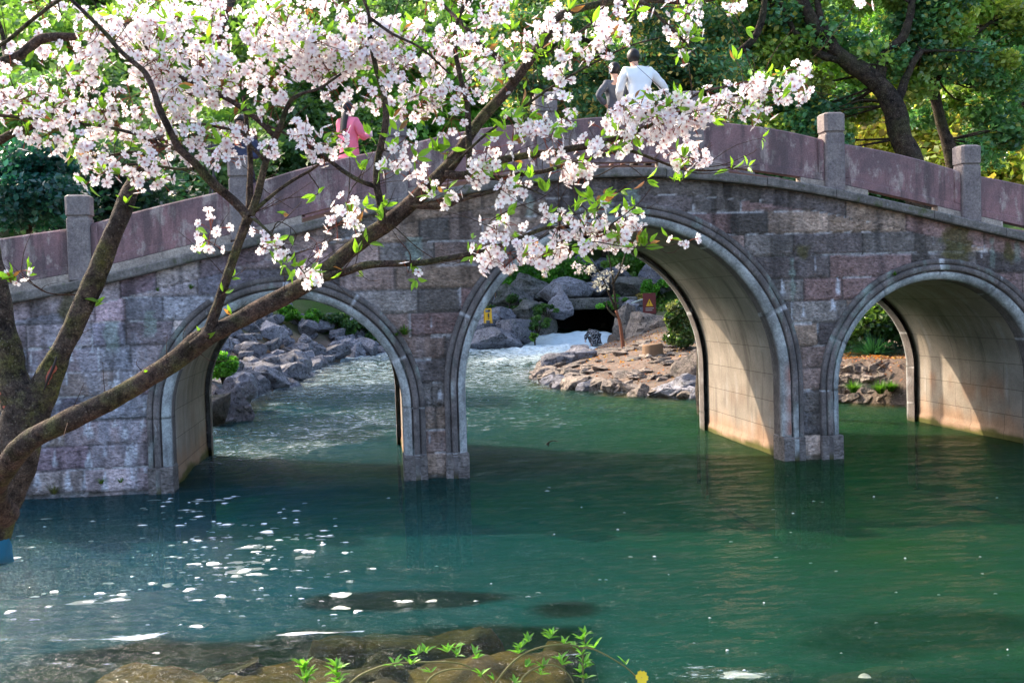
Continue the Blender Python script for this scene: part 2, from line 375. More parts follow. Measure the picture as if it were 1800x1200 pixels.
def ground_h(x, y):
    x = np.asarray(x, float); y = np.asarray(y, float)
    d = river_sd(x, y); lv = level(y)
    p = np.stack([x * .6, y * .6, x * 0], -1)
    nz = fbm(p, 3, 4)
    bed = lv - 1.35 * sm(-d, 0, 1.7) - .02 + nz * .12 * sm(-d, .2, 1.5)
    nb = fbm(np.stack([x * .9, y * 1.3, x * 0], -1), 13, 4); nf = fbm(np.stack([x * 3.2, y * 4.2, x * 0], -1), 14, 4)
    shelf = sm(8.15 + nb * .55 - y, 0, .35) * sm(x, -3.9, -3.0) * (1 - sm(x, .25, .8)) + .9 * sm(.42 - np.hypot((x - .35) * .9, (y - 8.35) * 1.3) + nb * .12, 0, .2) + .85 * sm(.9 - np.hypot((x + .9) * .8, (y - 8.75) * 2.6) + nb * .3, 0, .3) + .62 * sm(1.1 - np.hypot((x - 2.9) * .8, (y - 7.6) * 1.5) + nb * .4, 0, .5)
    bed = np.where(y < 9.8, np.maximum(bed, -1.15 + np.clip(shelf, 0, 1) * (1.0 + nf * .15 + nz * .05) - .03), bed)
    left = .15 + 1.75 * sm(d, .2, 4.5) + .10 * np.maximum(d - 5, 0)
    pen = .16 + .5 * sm(d, 0, 3.0)
    right = .35 + .55 * sm(d, 0, .5)
    land = np.where(x < 0, left, pen + (right - pen) * sm(x, 5.0, 6.6))
    land = land + .42 * np.maximum(y - 49, 0) * sm(y, 49, 53) + .30 * np.maximum(x - 8.5, 0) * sm(y, 22, 26) * sm(x, 8, 12)
    land = np.where(y < 20, np.maximum(land, 1.9 * sm(d, 0, 2.5)), land)
    land = np.where(y < 6, .25 + .75 * sm(d, 0, 2.2), land)
    land = land + lv + nz * .16 * sm(d, .1, 1.5)
    return np.where(d < 0, bed, land)
xs = np.concatenate([np.linspace(-90, -14, 20), np.arange(-13.5, -4.2, .3), np.arange(-4.2, 4.6, .09), np.arange(4.8, 15.5, .3), np.linspace(16, 90, 22)])
ys = np.concatenate([np.linspace(-6, 4.5, 10), np.arange(5, 10, .07), np.arange(10, 56, .3), np.linspace(57, 150, 34)])
X, Y = np.meshgrid(xs, ys, indexing='ij')
Z = ground_h(X, Y)
g = npmesh('ground', np.stack([X, Y, Z], -1).reshape(-1, 3), gridfaces(len(xs), len(ys)), M['ground']); tag(g, kind='structure')

# water: one closed body, its top surface carries real waves, foam amount is a mesh attribute
t = NT('river_water')
sep = t.n('ShaderNodeSeparateXYZ'); t.l(t.pos, sep.inputs[0])
na = t.noise(1.0, 5, .6, vec=t.pos, sc3=(1.1, 3.2, 1), dist=.6); nb = t.noise(1.0, 4, .6, vec=t.pos, sc3=(5, 11, 1), dist=.4); nc = t.noise(1.0, 3, .5, vec=t.pos, sc3=(18, 34, 1))
bm = t.bump(nc, .5, .035, t.bump(nb, .9, .09, t.bump(na, .6, .25)))
mr = t.n('ShaderNodeMapRange'); mr.inputs['From Min'].default_value = -3.0; mr.inputs['From Max'].default_value = 3.5; t.l(sep.outputs[0], mr.inputs[0])
murk = t.mix(mr.outputs[0], (.002, .050, .074), (.009, .052, .015))
murk = t.mix(t.ramp(t.noise(.5, 3, .5, vec=t.pos), [(.35, 0), (.7, .6)]), murk, (.006, .04, .03))
dif = t.n('ShaderNodeBsdfDiffuse'); t.l(murk, dif.inputs[0])
trn = t.n('ShaderNodeBsdfTransparent'); trn.inputs[0].default_value = (.93, .95, .86, 1)
body = t.n('ShaderNodeMixShader'); wd_ = t.n('ShaderNodeAttribute', attribute_name='water_depth').outputs['Fac']; t.l(t.math('MULTIPLY', wd_, .52), body.inputs[0])
t.l(trn.outputs[0], body.inputs[1]); t.l(dif.outputs[0], body.inputs[2])
gl = t.n('ShaderNodeBsdfGlossy'); gl.inputs['Roughness'].default_value = .04; t.l(bm, gl.inputs['Normal'])
fr = t.n('ShaderNodeFresnel'); fr.inputs['IOR'].default_value = 1.33; t.l(bm, fr.inputs['Normal'])
s1 = t.n('ShaderNodeMixShader'); t.l(t.math('MULTIPLY', fr.outputs[0], .56), s1.inputs[0]); t.l(body.outputs[0], s1.inputs[1]); t.l(gl.outputs[0], s1.inputs[2])
fo = t.n('ShaderNodeAttribute', attribute_name='foam').outputs['Fac']
fn1 = t.noise(1.0, 6, .72, vec=t.pos, sc3=(2.2, 5.5, 1), dist=1.2); fn2 = t.noise(1.0, 6, .75, vec=t.pos, sc3=(9, 24, 1), dist=.9)
fsum = t.math('ADD', t.math('MULTIPLY', fn1, .45), t.math('MULTIPLY', fn2, .55))
thr = t.math('SUBTRACT', t.math('ADD', fsum, fo), .86)
fm = t.n('ShaderNodeMapRange'); fm.inputs['From Min'].default_value = 0; fm.inputs['From Max'].default_value = .20; t.l(thr, fm.inputs[0])
fd = t.n('ShaderNodeBsdfPrincipled'); fd.inputs['Base Color'].default_value = (.62, .76, .82, 1); fd.inputs['Roughness'].default_value = .55; t.l(bm, fd.inputs['Normal'])
s2 = t.n('ShaderNodeMixShader'); t.l(fm.outputs[0], s2.inputs[0]); t.l(s1.outputs[0], s2.inputs[1]); t.l(fd.outputs[0], s2.inputs[2])
t.l(s2.outputs[0], t.out.inputs['Surface'])
va = t.n('ShaderNodeVolumeAbsorption'); va.inputs['Color'].default_value = (.25, .78, .60, 1); va.inputs['Density'].default_value = .6
t.l(va.outputs[0], t.out.inputs['Volume'])
M['water'] = t.m
xs = np.concatenate([np.linspace(-14, -9.2, 5), np.arange(-9, 12.6, .09), np.linspace(13, 18, 5)])
ys = np.concatenate([np.arange(5.6, 14, .07), np.arange(14, 24, .11), np.arange(24, 53.9, .16)])
WXS, WYS = xs, ys
X, Y = np.meshgrid(xs, ys, indexing='ij')
p = np.stack([X * .9, Y * 2.0, X * 0], -1)
turb = sm(Y, 17, 21) * (1 - sm(X, 2.0, 5.5) * (1 - sm(Y, 30, 34)))
turb = np.clip(turb + .9 * sm(-X - 1.5, 0, 2.5) * sm(Y, 14.5, 17), 0, 1)
front = sm(8.2 - Y, 0, 1.6)
amp = .013 + .045 * turb + .085 * sm(Y, 34, 44) + .022 * front
Z = level(Y) + amp * (fbm(p, 8, 4) + .5 * fbm(p * 3.1, 9, 3)) * 1.3
ZW = Z.copy(); foam = .02 + .27 * turb + .03 * turb * (1 - sm(X, 0, 2)) * (1 - sm(Y, 28, 34)) + .09 * sm(Y, 26, 34) + .09 * sm(Y, 39, 44)
foam = foam + .22 * np.exp(-((Y - 45.6) / .8) ** 2) * (1 + .8 * fbm(np.stack([X * 3.5, Y * .5, X * 0], -1), 90, 3)) + .09 * sm(Y, 36, 41) * (1 - sm(np.abs(X - 1.0 - (Y - 40) * .3), 1.2, 2.6))
foam = foam * (1 - sm(Y, 46.6, 47.2)) 
foam = foam + .04 * np.exp(-((X + 4.3 - (Y - 15) * .12) / 1.1) ** 2) * sm(Y, 14.3, 16.5) * (1 - sm(Y, 24, 28))   # white tail through the left arch
sdv = river_sd(X, Y)
foam = foam + .20 * np.exp(-(sdv / .22) ** 2) * sm(Y, 20, 24)
def streak(x0, y0, x1, y1, wd, a):
    ex, ey = x1 - x0, y1 - y0; L2 = ex * ex + ey * ey
    q = np.clip(((X - x0) * ex + (Y - y0) * ey) / L2, 0, 1); dd = np.hypot(X - x0 - q * ex, (Y - y0 - q * ey))
    return a * np.exp(-(dd / wd) ** 2)
for (a_, b_, c_, d_, wd, am) in [(0, 1122, 260, 1118, .09, .27), (230, 1118, 560, 1070, .09, .22), (250, 1055, 480, 1052, .04, .2), (0, 1165, 330, 1178, .35, .22), (620, 1070, 840, 1056, .03, .22), (520, 1112, 640, 1108, .025, .42),
                               (1040, 1150, 1300, 1180, .2, .17), (1060, 1195, 1560, 1192, .20, .17), (960, 1085, 1100, 1105, .08, .20), (420, 1130, 520, 1140, .1, .25), (560, 1150, 1010, 1150, .07, .2), (850, 900, 1130, 870, .05, .13),
                               (300, 900, 420, 900, .25, .12), (1380, 1092, 1560, 1090, .02, .22)]:
    p0, p1 = onz(a_, b_), onz(c_, d_); foam = foam + streak(p0[0], p0[1], p1[0], p1[1], wd, am * 1.35)
n, m = X.shape; V = np.stack([X, Y, Z], -1).reshape(-1, 3); F = gridfaces(n, m)
bot = V.copy(); bot[:, 2] = -3
def ring_idx():
    return np.concatenate([np.arange(n) * m, (n - 1) * m + np.arange(1, m), (np.arange(n - 2, -1, -1)) * m + m - 1, np.arange(m - 2, 0, -1)])
ri = ring_idx(); k = len(ri); o0 = len(V)
V2 = np.vstack([V, bot[ri]]); side = np.stack([ri, o0 + np.arange(k), o0 + (np.arange(k) + 1) % k, np.roll(ri, -1)], -1)
wo = npmesh('river_water', V2, [F, side, (o0 + np.arange(k))[::-1][None]], M['water']); tag(wo, kind='structure')
dp = sm((Z - ground_h(X, Y)).ravel(), .02, 1.1)
wa = wo.data.attributes.new('water_depth', 'FLOAT', 'POINT'); wa.data.foreach_set('value', np.concatenate([dp, np.ones(k)]).astype(np.float32))
fa = wo.data.attributes.new('foam', 'FLOAT', 'POINT'); fa.data.foreach_set('value', np.concatenate([foam.ravel(), np.zeros(k)]).astype(np.float32))

# ------------------------------------------------------------------ the bridge
TH, BX, BY = 0.13367, 1.58719, 15.21491
BW = 3.95; A2, PW, A1, ZS1, ZS2 = 2.257, .871, 1.528, .992, 1.164
C1 = A2 + PW + A1
ARCH = [(-C1, A1, ZS1), (0, A2, ZS2), (C1, A1, ZS1)]
def bworld(t_, w_, z_): return np.array([BX + t_ * math.cos(TH) - w_ * math.sin(TH), BY + t_ * math.sin(TH) + w_ * math.cos(TH), z_])
tt = [-12, -10, -8.2, -7.2, -6.2, -5.2, -4.2, -3.2, -2.1, -1, -.1, .9, 1.8, 2.7, 3.6, 4.5, 5.5, 6.3, 7.3, 8.5, 10, 12]
tz = [2.35, 2.46, 2.70, 2.84, 3.03, 3.29, 3.57, 3.82, 4.01, 4.13, 4.165, 4.14, 4.06, 3.92, 3.74, 3.53, 3.28, 3.08, 2.86, 2.66, 2.45, 2.35]
_pf = np.polyfit(tt, tz, 8)
def ledge(t_): return np.polyval(_pf, np.clip(t_, -12, 12))
bridge = empty('stone_bridge', (BX, BY, 0), TH, 'old purple-grey stone footbridge of three round arches crossing the green river', 'bridge')
T0, T1 = -10.6, 10.6

def facade(name, step, sign, w0, seed):
    ts = np.arange(T0, T1 + step, step); zs = np.arange(-1.3, 4.25, step)
    Tt, Zz = np.meshgrid(ts, zs, indexing='ij')
    r_ = np.random.default_rng(seed)
    zoff, ch = 0.035, .32
    lg = ledge(Tt)
    course = np.floor((Zz - zoff) / ch).astype(int) + 6
    fz = (Zz - zoff) / ch - np.floor((Zz - zoff) / ch)
    top = Zz > lg - .36                                   # the course right under the coping follows its curve
    fz = np.where(top, np.clip((Zz - (lg - .36)) / .36, 0, 1), fz); course = np.where(top, 30, course)
    hh = np.where(top, .36, ch)
    bid = np.zeros(Tt.shape, int); dv = np.full(Tt.shape, 9.0)
    for c_ in np.unique(course):
        cuts = [T0 - 1 - r_.random()]
        while cuts[-1] < T1 + 1: cuts.append(cuts[-1] + r_.choice([.42, .55, .66, .8, .95, 1.1]) * (1.3 if c_ == 30 else 1) * r_.uniform(.85, 1.15))
        cuts = np.array(cuts); mk = course == c_
        i = np.searchsorted(cuts, Tt[mk]) ; bid[mk] = c_ * 100 + i
        dv[mk] = np.minimum(np.abs(Tt[mk] - cuts[np.clip(i, 0, len(cuts) - 1)]), np.abs(Tt[mk] - cuts[np.clip(i - 1, 0, len(cuts) - 1)]))
    dh_top = (1 - fz) * hh; dh_bot = fz * hh; dh = np.minimum(dh_top, dh_bot)
    P3 = np.stack([Tt, Zz * 1.0, Tt * 0 + seed], -1)
    wob = .010 * fbm(P3 * 5, seed + 1, 3)
    dm = np.minimum(dh, dv) + wob
    hb = _hash(bid, bid * 3 + 1, bid * 0, seed); hb2 = _hash(bid, bid * 7 + 2, bid * 0 + 5, seed); hb3 = _hash(bid, bid, bid * 0 + 9, seed)
    pal = np.array([(.29, .24, .235), (.23, .20, .195), (.13, .13, .135), (.245, .185, .195), (.38, .325, .29), (.20, .205, .215), (.15, .145, .16), (.34, .285, .245)])
    col = pal[(hb * 7.999).astype(int)] * (.62 + .72 * hb2[..., None])
    leftness = sm(-Tt, 3.0, 6.5)[..., None]
    col = col * (1 - (1 - leftness) * np.array([-.06, .09, .20]))
    col = col * (1 + .40 * leftness) + leftness * np.array([.03, .016, .036])
    col = col * (1 - .22 * sm(Zz, 3.0, 3.9)[..., None])                                # darker towards the top courses
    big = fbm(P3 * 1.3, seed + 4, 4)[..., None]; col = col * (1 + .6 * big)
    # vertical run-off staining
    run = fbm(np.stack([Tt * 4.5, Zz * .6, Tt * 0], -1), seed + 6, 4); col = col * (1 - .5 * sm(run, .12, .4)[..., None])
    # grey bloom patches on the left abutment
    bl = sm(fbm(np.stack([Tt * 4.2, Zz * 1.1, Tt * 0 + 3], -1), seed + 8, 5), .08, .36)[..., None] * (.18 + .62 * leftness) * (1 - .6 * sm(Zz, 1.6, 2.4)[..., None])
    col = col * (1 - bl * .6) + bl * .6 * np.array([.42, .43, .50])
    # mortar: dark by default, salt-white on some stretches
    mort = 1 - sm(dm, .007, .022)
    hl = _hash(np.where(dh_top < dh_bot, course + 1, course), (Tt * 1.1).astype(int) + 50, course * 0, seed + 3)
    vl = _hash(course, (Tt * 2.2).astype(int) + 50, course * 0, seed + 5)
    isw = np.where(dh < dv, (hl > .50) * 1.0, (vl > .74) * 1.0) * sm(vnoise(P3 * 7, seed + 2), .3, .55)
    isw = isw * (Zz < lg - .3)
    mw = (mort * isw)[..., None]; md = (mort * (1 - isw))[..., None]
    col = col * (1 - md * .6) + md * .6 * np.array([.06, .055, .05])
    col = col * (1 - mw * .65) + mw * .65 * np.array([.6, .6, .62])
    # salt drips: narrow at the joint, wider below
    drips = []
    for _ in range(100):
        tx = r_.uniform(-8.6, -6.3) if r_.random() < .75 else r_.uniform(-8, 8)
        kz = int(r_.integers(1, 10 if tx > -6 else 7)); drips.append((tx, zoff + ch * kz, r_.uniform(.08, .30), r_.uniform(.012, .05)))
    drips += [(-7.9, .35 + zoff, .25, .06), (-7.25, .64, .3, .05), (-6.75, .64, .3, .06), (-7.05, .33, .3, .05), (-3.05 + .35, 2.3, .26, .02), (3.05, 2.3, .2, .05), (2.6, 2.25, .22, .035), (4.6, 3.3, .3, .02)]
    wh = np.zeros(Tt.shape)
    for (tx, z0_, L, wd) in drips:
        q = (z0_ - Zz) / L
        loc = (q > 0) & (q < 1) & (np.abs(Tt - tx) < .2)
        ww = wd * (.25 + q) + .02 * fbm(P3 * 9, 77, 2)
        wh = np.maximum(wh, loc * sm(ww - np.abs(Tt - tx), 0, .02) * sm(1 - q, 0, .25) * .75)
    # long thin lichen runs under the coping on the right and by the big arch
    for tx, z0_, L, wd in [(6.3, 3.05, .55, .05), (5.9, 3.1, .4, .06), (5.0, 3.25, .55, .035), (5.5, 3.1, .5, .04), (4.7, 3.4, .4, .03), (2.45, 2.9, .9, .04), (6.9, 2.9, .6, .06), (-2.9, 3.3, .5, .12), (.15, 3.9, .45, .10), (-1.3, 3.85, .4, .06), (-6.9, 2.3, .5, .1), (-6.4, 2.4, .4, .08)]:
        q = (z0_ - Zz) / L; loc = (q > 0) & (q < 1) & (np.abs(Tt - tx) < .3)
        ww = wd + .05 * fbm(np.stack([Tt * 9, Zz * 12, Tt * 0], -1), 31, 3)
        lic = (loc * sm(ww - np.abs(Tt - tx), 0, .03) * sm(1 - q, 0, .4) * .55)[..., None]
        col = col * (1 - lic) + lic * np.array([.25, .33, .29])
    col = col * (1 - wh[..., None]) + wh[..., None] * np.array([.6, .61, .66])
    # moss tufts of colour under the coping
    for tx, z0_, rr in [(4.95, 3.05, .28), (2.6, 2.96, .13), (-4.55, 2.62, .26), (5.75, 2.85, .15), (-7.4, 2.5, .2), (-4.1, 3.2, .1)]:
        mm = sm(rr - np.hypot(Tt - tx, (Zz - z0_) * .8) + .12 * fbm(P3 * 8, 61, 3), 0, .10)[..., None] * .8
        col = col * (1 - mm) + mm * np.array([.085, .075, .018])
    wet = (1 - sm(Zz + .03 * fbm(P3 * 4, 5, 2), .02, .12))[..., None]; col = col * (1 - .6 * wet) + wet * .5 * np.array([.04, .045, .02])
    rough = .55 + .9 * hb3
    disp = (.013 * fbm(P3 * 11, seed + 10, 4) + .007 * fbm(P3 * 34, seed + 12, 3)) * rough + .010 * sm(dm, .0, .03) + .010 * (hb - .5) - .014 * mort
    Ww = w0 - sign * disp
    lim = lg - .06
    ok = np.ones((len(ts) - 1, len(zs) - 1), bool)
    tc, zc = (Tt[:-1, :-1] + Tt[1:, 1:]) / 2, (Zz[:-1, :-1] + Zz[1:, 1:]) / 2
    ok &= zc < ledge(tc) - .05
    for (c_, a_, s_) in ARCH:
        ok &= ~(np.where(zc > s_, np.hypot(tc - c_, zc - s_), np.abs(tc - c_)) < a_ + .17)
    V = np.stack([Tt, Ww, Zz], -1).reshape(-1, 3); F = gridfaces(len(ts), len(zs), ok)
    if sign > 0: pass
    used = np.unique(F); mp = np.full(len(V), -1); mp[used] = np.arange(len(used))
    return npmesh(name, V[used], mp[F] if sign > 0 else mp[F][:, ::-1], M['masonry'], bridge, np.clip(col.reshape(-1, 3)[used], .01, .9))
facade('spandrel_wall', .024, 1, 0.0, 21)
facade('rear_spandrel_wall', .09, -1, BW, 22)

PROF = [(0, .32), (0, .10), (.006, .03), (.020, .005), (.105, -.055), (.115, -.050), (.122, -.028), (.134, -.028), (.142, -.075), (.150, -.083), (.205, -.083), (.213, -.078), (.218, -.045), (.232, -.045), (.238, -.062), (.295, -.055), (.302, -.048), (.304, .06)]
PCOL = [.5, .55, 1.0, 1.05, 1.1, .8, .3, .3, .7, .62, .58, .5, .3, .3, .55, .5, .45, .4]  # sky light and lichen painted on inner chamfer; soffit and grooves coloured darker
def arch_ring(name, c_, a_, zs, rear, seed):
    arc = np.linspace(0, np.pi, int(np.pi * a_ / .03)); zj = np.arange(-1.2, zs, .03)
    path = [('r', z) for z in zj] + [('a', f) for f in arc] + [('l', z) for z in zj[::-1]]
    V = []; C = []; s = 0
    joints = np.array([.42, 1.0, 1.55, 2.12, 2.7])
    for kind, q in path:
        for (r, w_), pc in zip(PROF, PCOL):
            if kind == 'a': x, z = c_ + (a_ + r) * math.cos(q), zs + (a_ + r) * math.sin(q)
            else:
                bulge = .012 if r > .11 else 0
                x, z = c_ + (a_ + r) * (1 if kind == 'r' else -1), q; w_ = w_ - bulge
            V.append((x, (BW - w_) if rear else w_, z))
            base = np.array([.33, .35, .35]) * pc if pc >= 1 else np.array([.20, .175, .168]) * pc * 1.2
            j = min(abs(q - joints)) * a_ if kind == 'a' else min(abs(q - zs), abs(q - .34) if q > 0 else 9)
            C.append((base, j, kind, z, r))
    V = np.array(V); nn = fbm(V * 5, seed, 4); n2 = vnoise(V * 3, seed + 3); n3 = fbm(V * np.array([9, 9, 2.0]), seed + 5, 4)
    col = np.array([b for b, *_ in C]); j = np.array([q[1] for q in C]); zz = V[:, 2]; rr = np.array([q[4] for q in C])
    col = col * (1 + .5 * nn[:, None])
    wj = ((j < .018) * (n2 > .38))[:, None]; col = col * (1 - .8 * wj) + .8 * wj * np.array([.55, .56, .58])
    dj = ((j < .018) * (n2 <= .38))[:, None]; col = col * (1 - .5 * dj)
    lic = sm(n3, .10, .38)[:, None] * (rr > .1)[:, None] * .45; col = col * (1 - lic) + lic * np.array([.27, .36, .32])
    lim = sm(n3, .2, .4)[:, None] * (zz < zs + .2)[:, None] * .5; col = col * (1 - lim) + lim * np.array([.4, .4, .42])
    rust = ((np.abs(V[:, 0] - (C1 - A1 - PW - .03) + 0) < 9) * 0)[:, None]
    wet = (1 - sm(zz + .04 * nn, .0, .14))[:, None]; col = col * (1 - wet) + wet * np.array([.07, .065, .025])
    if c_ == 0:
        ru = (sm(.03 - np.abs(V[:, 0] - (A2 + .085) + .01 * nn), 0, .015) * sm(zz, .34, .4) * (1 - sm(zz, 1.2, 1.5)))[:, None] * .8
        col = col * (1 - ru) + ru * np.array([.36, .11, .055])
    V[:, 1] += (.006 * nn + .006 * fbm(V * 16, seed + 8, 3) + .014 * (j < .018)) * (1 if not rear else -1)
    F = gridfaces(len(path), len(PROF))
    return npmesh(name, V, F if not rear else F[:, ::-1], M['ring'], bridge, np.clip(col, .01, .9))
for i, (c_, a_, zs) in enumerate(ARCH):
    arch_ring('arch_ring', c_, a_, zs, False, 40 + i); arch_ring('rear_arch_ring', c_, a_, zs, True, 50 + i)
    # vault lining
    a = a_ + .075; arc = np.linspace(0, np.pi, 90); zj = np.linspace(-1.2, zs, 46)[:-1]
    pr = [(c_ + a, z) for z in zj] + [(c_ + a * math.cos(f), zs + a * math.sin(f)) for f in arc] + [(c_ - a, z) for z in zj[::-1]]
    pr = np.array(pr); L = np.concatenate([[0], np.cumsum(np.hypot(*np.diff(pr, axis=0).T))]); ws = np.linspace(.28, BW - .28, 70)
    V = np.array([[(x, w_, z) for w_ in ws] for x, z in pr]).reshape(-1, 3); uv = np.array([[(w_, l, 0) for w_ in ws] for l in L]).reshape(-1, 3)
    nn = fbm(V * np.array([1, 1.6, 2.5]), 60 + i, 5); n2 = fbm(V * np.array([1, 3.5, 1.2]), 70 + i, 4); zz = V[:, 2]
    n3 = fbm(V * np.array([2, 5, .8]), 80 + i, 4); col = np.array([.30, .265, .225]) * (1 + .35 * nn[:, None]) * (1 - .4 * sm(n3, .12, .4)[:, None]); lw = sm(fbm(V * np.array([2, 8, 1.2]), 85 + i, 4), .25, .45)[:, None] * .4; col = col * (1 - lw) + lw * np.array([.42, .41, .4])
    og = ((1 - sm(zz + .35 * n2, .15, .55)) * .65)[:, None]; col = col * (1 - og) + og * np.array([.36, .20, .11])
    st = (np.exp(-((zz - .75 - .25 * nn) / .16) ** 2) * sm(n2, -.1, .3) * (.55 if i == 2 else .2))[:, None]; col = col * (1 - st) + st * np.array([.26, .12, .06])
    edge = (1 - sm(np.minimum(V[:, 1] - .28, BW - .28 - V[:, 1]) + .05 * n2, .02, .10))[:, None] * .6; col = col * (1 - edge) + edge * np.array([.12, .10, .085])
    ms = (1 - sm(zz + .14 * nn, .05, .12))[:, None]; col = col * (1 - ms) + ms * np.array([.085, .085, .012])
    V[:, 0] += np.where(zz < .12, -np.sign(V[:, 0] - c_) * .02 * (1 + nn), 0)
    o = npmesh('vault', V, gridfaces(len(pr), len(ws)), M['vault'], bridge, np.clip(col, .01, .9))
    ua = o.data.attributes.new('vault_uv', 'FLOAT_VECTOR', 'POINT'); ua.data.foreach_set('vector', uv.astype(np.float32).ravel())
# pilaster bases at the foot of every jamb
for (c_, a_, zs) in ARCH:
    for s_ in (-1, 1):
        b = MB(); x0, x1 = sorted((c_ + s_ * (a_ - .012), c_ + s_ * (a_ + .312)))
        b.box(x0, x1, -.090, .335, -1.2, .34, .012); o = b.build('pilaster_base', M['masonry'], bridge)
        vv = np.array([v.co[:] for v in o.data.vertices]); nn = fbm(vv * 3, 4, 2)
        ca = o.data.color_attributes.new('Col', 'FLOAT_COLOR', 'POINT'); ca.data.foreach_set('color', np.tile([.17, .15, .14, 1.], len(vv)))
# stone coping: blocks end to end along the curve
def coping(name, w0, w1, seed):
    b = MB(); r_ = random.Random(seed); x = T0
    while x < T1:
        x1 = min(x + r_.uniform(1.0, 1.5), T1); n = 6
        v = []; dz = r_.uniform(-.006, .006); e = .012
        pro = [(w0 + e, -.125), (w0, -.105), (w0, -.02), (w0 + e * 1.5, 0), (w1 - e, 0), (w1, -.02), (w1, -.125)]
        for k in range(n + 1):
            xx = x + .004 + (x1 - x - .008) * k / n
            for (w_, z_) in pro: v.append((xx, w_, ledge(xx) + z_ + dz))
        f = []; q = len(pro)
        for k in range(n):
            for j in range(q): f.append((k * q + j, k * q + (j + 1) % q, (k + 1) * q + (j + 1) % q, (k + 1) * q + j))
        f += [tuple(reversed(range(q))), tuple(n * q + j for j in range(q))]
        b.add(v, f); x = x1
    return b.build(name, M['coping'], bridge)
coping('coping', -.15, .42, 1); coping('coping', BW - .42, BW + .15, 2)
xs = np.arange(T0, T1 + .01, .2)
V = [(x, w_, ledge(x) + z) for x in xs for (w_, z) in ((.40, -.2), (.40, .10), (BW - .40, .10), (BW - .40, -.2))]
F = gridfaces(len(xs), 4); npmesh('deck', V, F, M['deck'], bridge, smooth=False)
V = [(x, w_, z) for x in (T0, T1) for w_ in (.005, BW - .005) for z in (-1.2, ledge(x) - .06)]
for q in (V[:4], V[4:]): npmesh('end_wall', q, [(0, 2, 3, 1)], M['deck'], bridge, smooth=False)
# railing: posts with caps and curved slabs with a sunk field
M['foot'] = stone('railing_foot_stone', (.42, .36, .30), (.26, .22, .19), (.15, .12, .10), .4)
def post(x, w0):
    z = ledge(x) - .005; b = MB(); h = .145
    b.box(x - h, x + h, w0, w0 + .29, z, z + .825, .018); o = b.build('post', M['post'], bridge)
    b = MB(); b.box(x - h + .014, x + h - .014, w0 + .014, w0 + .276, z + .82, z + .845); e = .035
    v = []
    for zz, q in ((z + .845, .012), (z + .862, -.008), (z + 1.10, -.010), (z + 1.125, .02)):
        x0, x1, y0, y1 = x - h + q, x + h - q, w0 + q, w0 + .29 - q
        v += [(x0 + e, y0, zz), (x1 - e, y0, zz), (x1, y0 + e, zz), (x1, y1 - e, zz), (x1 - e, y1, zz), (x0 + e, y1, zz), (x0, y1 - e, zz), (x0, y0 + e, zz)]
    f = [tuple(reversed(range(8))), tuple(range(24, 32))] + [(l * 8 + i, l * 8 + (i + 1) % 8, l * 8 + 8 + (i + 1) % 8, l * 8 + 8 + i) for l in range(3) for i in range(8)]
    b.add(v, f); c = b.build('cap', M['post'], o)
def panel(x0, x1, w0):
    n = 14; v = []; f = []
    def slab(xa, xb, lo, hi, wa, wb, bev=0.0, n=n):
        q = []; k = n + 1; b = MB()
        for i in range(k):
            x = xa + (xb - xa) * i / n; l = ledge(x); lo_ = lo(x, l); hi_ = hi(x, l)
            q += [(x, wa, lo_), (x, wa, hi_ - bev), (x, wa + bev, hi_), (x, wb - bev, hi_), (x, wb, hi_ - bev), (x, wb, lo_)]
        ff = [(i * 6 + j, i * 6 + (j + 1) % 6, i * 6 + 6 + (j + 1) % 6, i * 6 + 6 + j) for i in range(n) for j in range(6)]
        ff += [tuple(reversed(range(6))), tuple(n * 6 + j for j in range(6))]
        return q, [tuple(reversed(z)) for z in ff]
    m = MB(); xa, xb = x0 + .148, x1 - .148
    sag = lambda x: .03 * (1 - ((x - (xa + xb) / 2) / ((xb - xa) / 2)) ** 2)
    L0, L1 = ledge(xa), ledge(xb); chord = lambda x: L0 + (L1 - L0) * (x - xa) / (xb - xa)
    bot = lambda x, l: chord(x) + .125 + .35 * (l - chord(x))
    topf = lambda x, l: l + .715 + sag(x)
    m.add(*slab(xa, xb, bot, topf, w0 + .085, w0 + .225, .02))
    m.add(*slab(xa + .001, xb - .001, lambda x, l: bot(x, l) + .0015, lambda x, l: bot(x, l) + .105, w0 + .058, w0 + .0845, .008))
    for q0, q1 in ((xa + .0015, xa + .085), (xb - .085, xb - .0015)):
        m.add(*slab(q0, q1, lambda x, l: bot(x, l) + .108, lambda x, l: topf(x, l) - .03, w0 + .058, w0 + .0845, .008, 2))
    m.build('railing_slab', M['slab'], bridge)
    mid_ = (xa + xb) / 2
    for q0, q1 in ([(xa, mid_), (mid_, xb)] if xb < -5 and w0 < 1 else [(xa, mid_ - .25), (mid_ + .3, xb)] if xb < -3 and w0 < 1 else [(xa, xa + .36), (xb - .36, xb)]):
        k = MB(); k.add(*slab(q0 + .002, q1, lambda x, l: l - .01, lambda x, l: bot(x, l) - .003, w0 + .06, w0 + .24, .004, 3)); k.build('railing_foot', M['foot'], bridge)
PX = [2.082 * (k + .5) + .02 for k in range(-5, 5)]
for w0 in (.02, BW - .31):
    for x in PX: post(x, w0)
    for a_, b_ in zip(PX[:-1], PX[1:]): panel(a_, b_, w0)
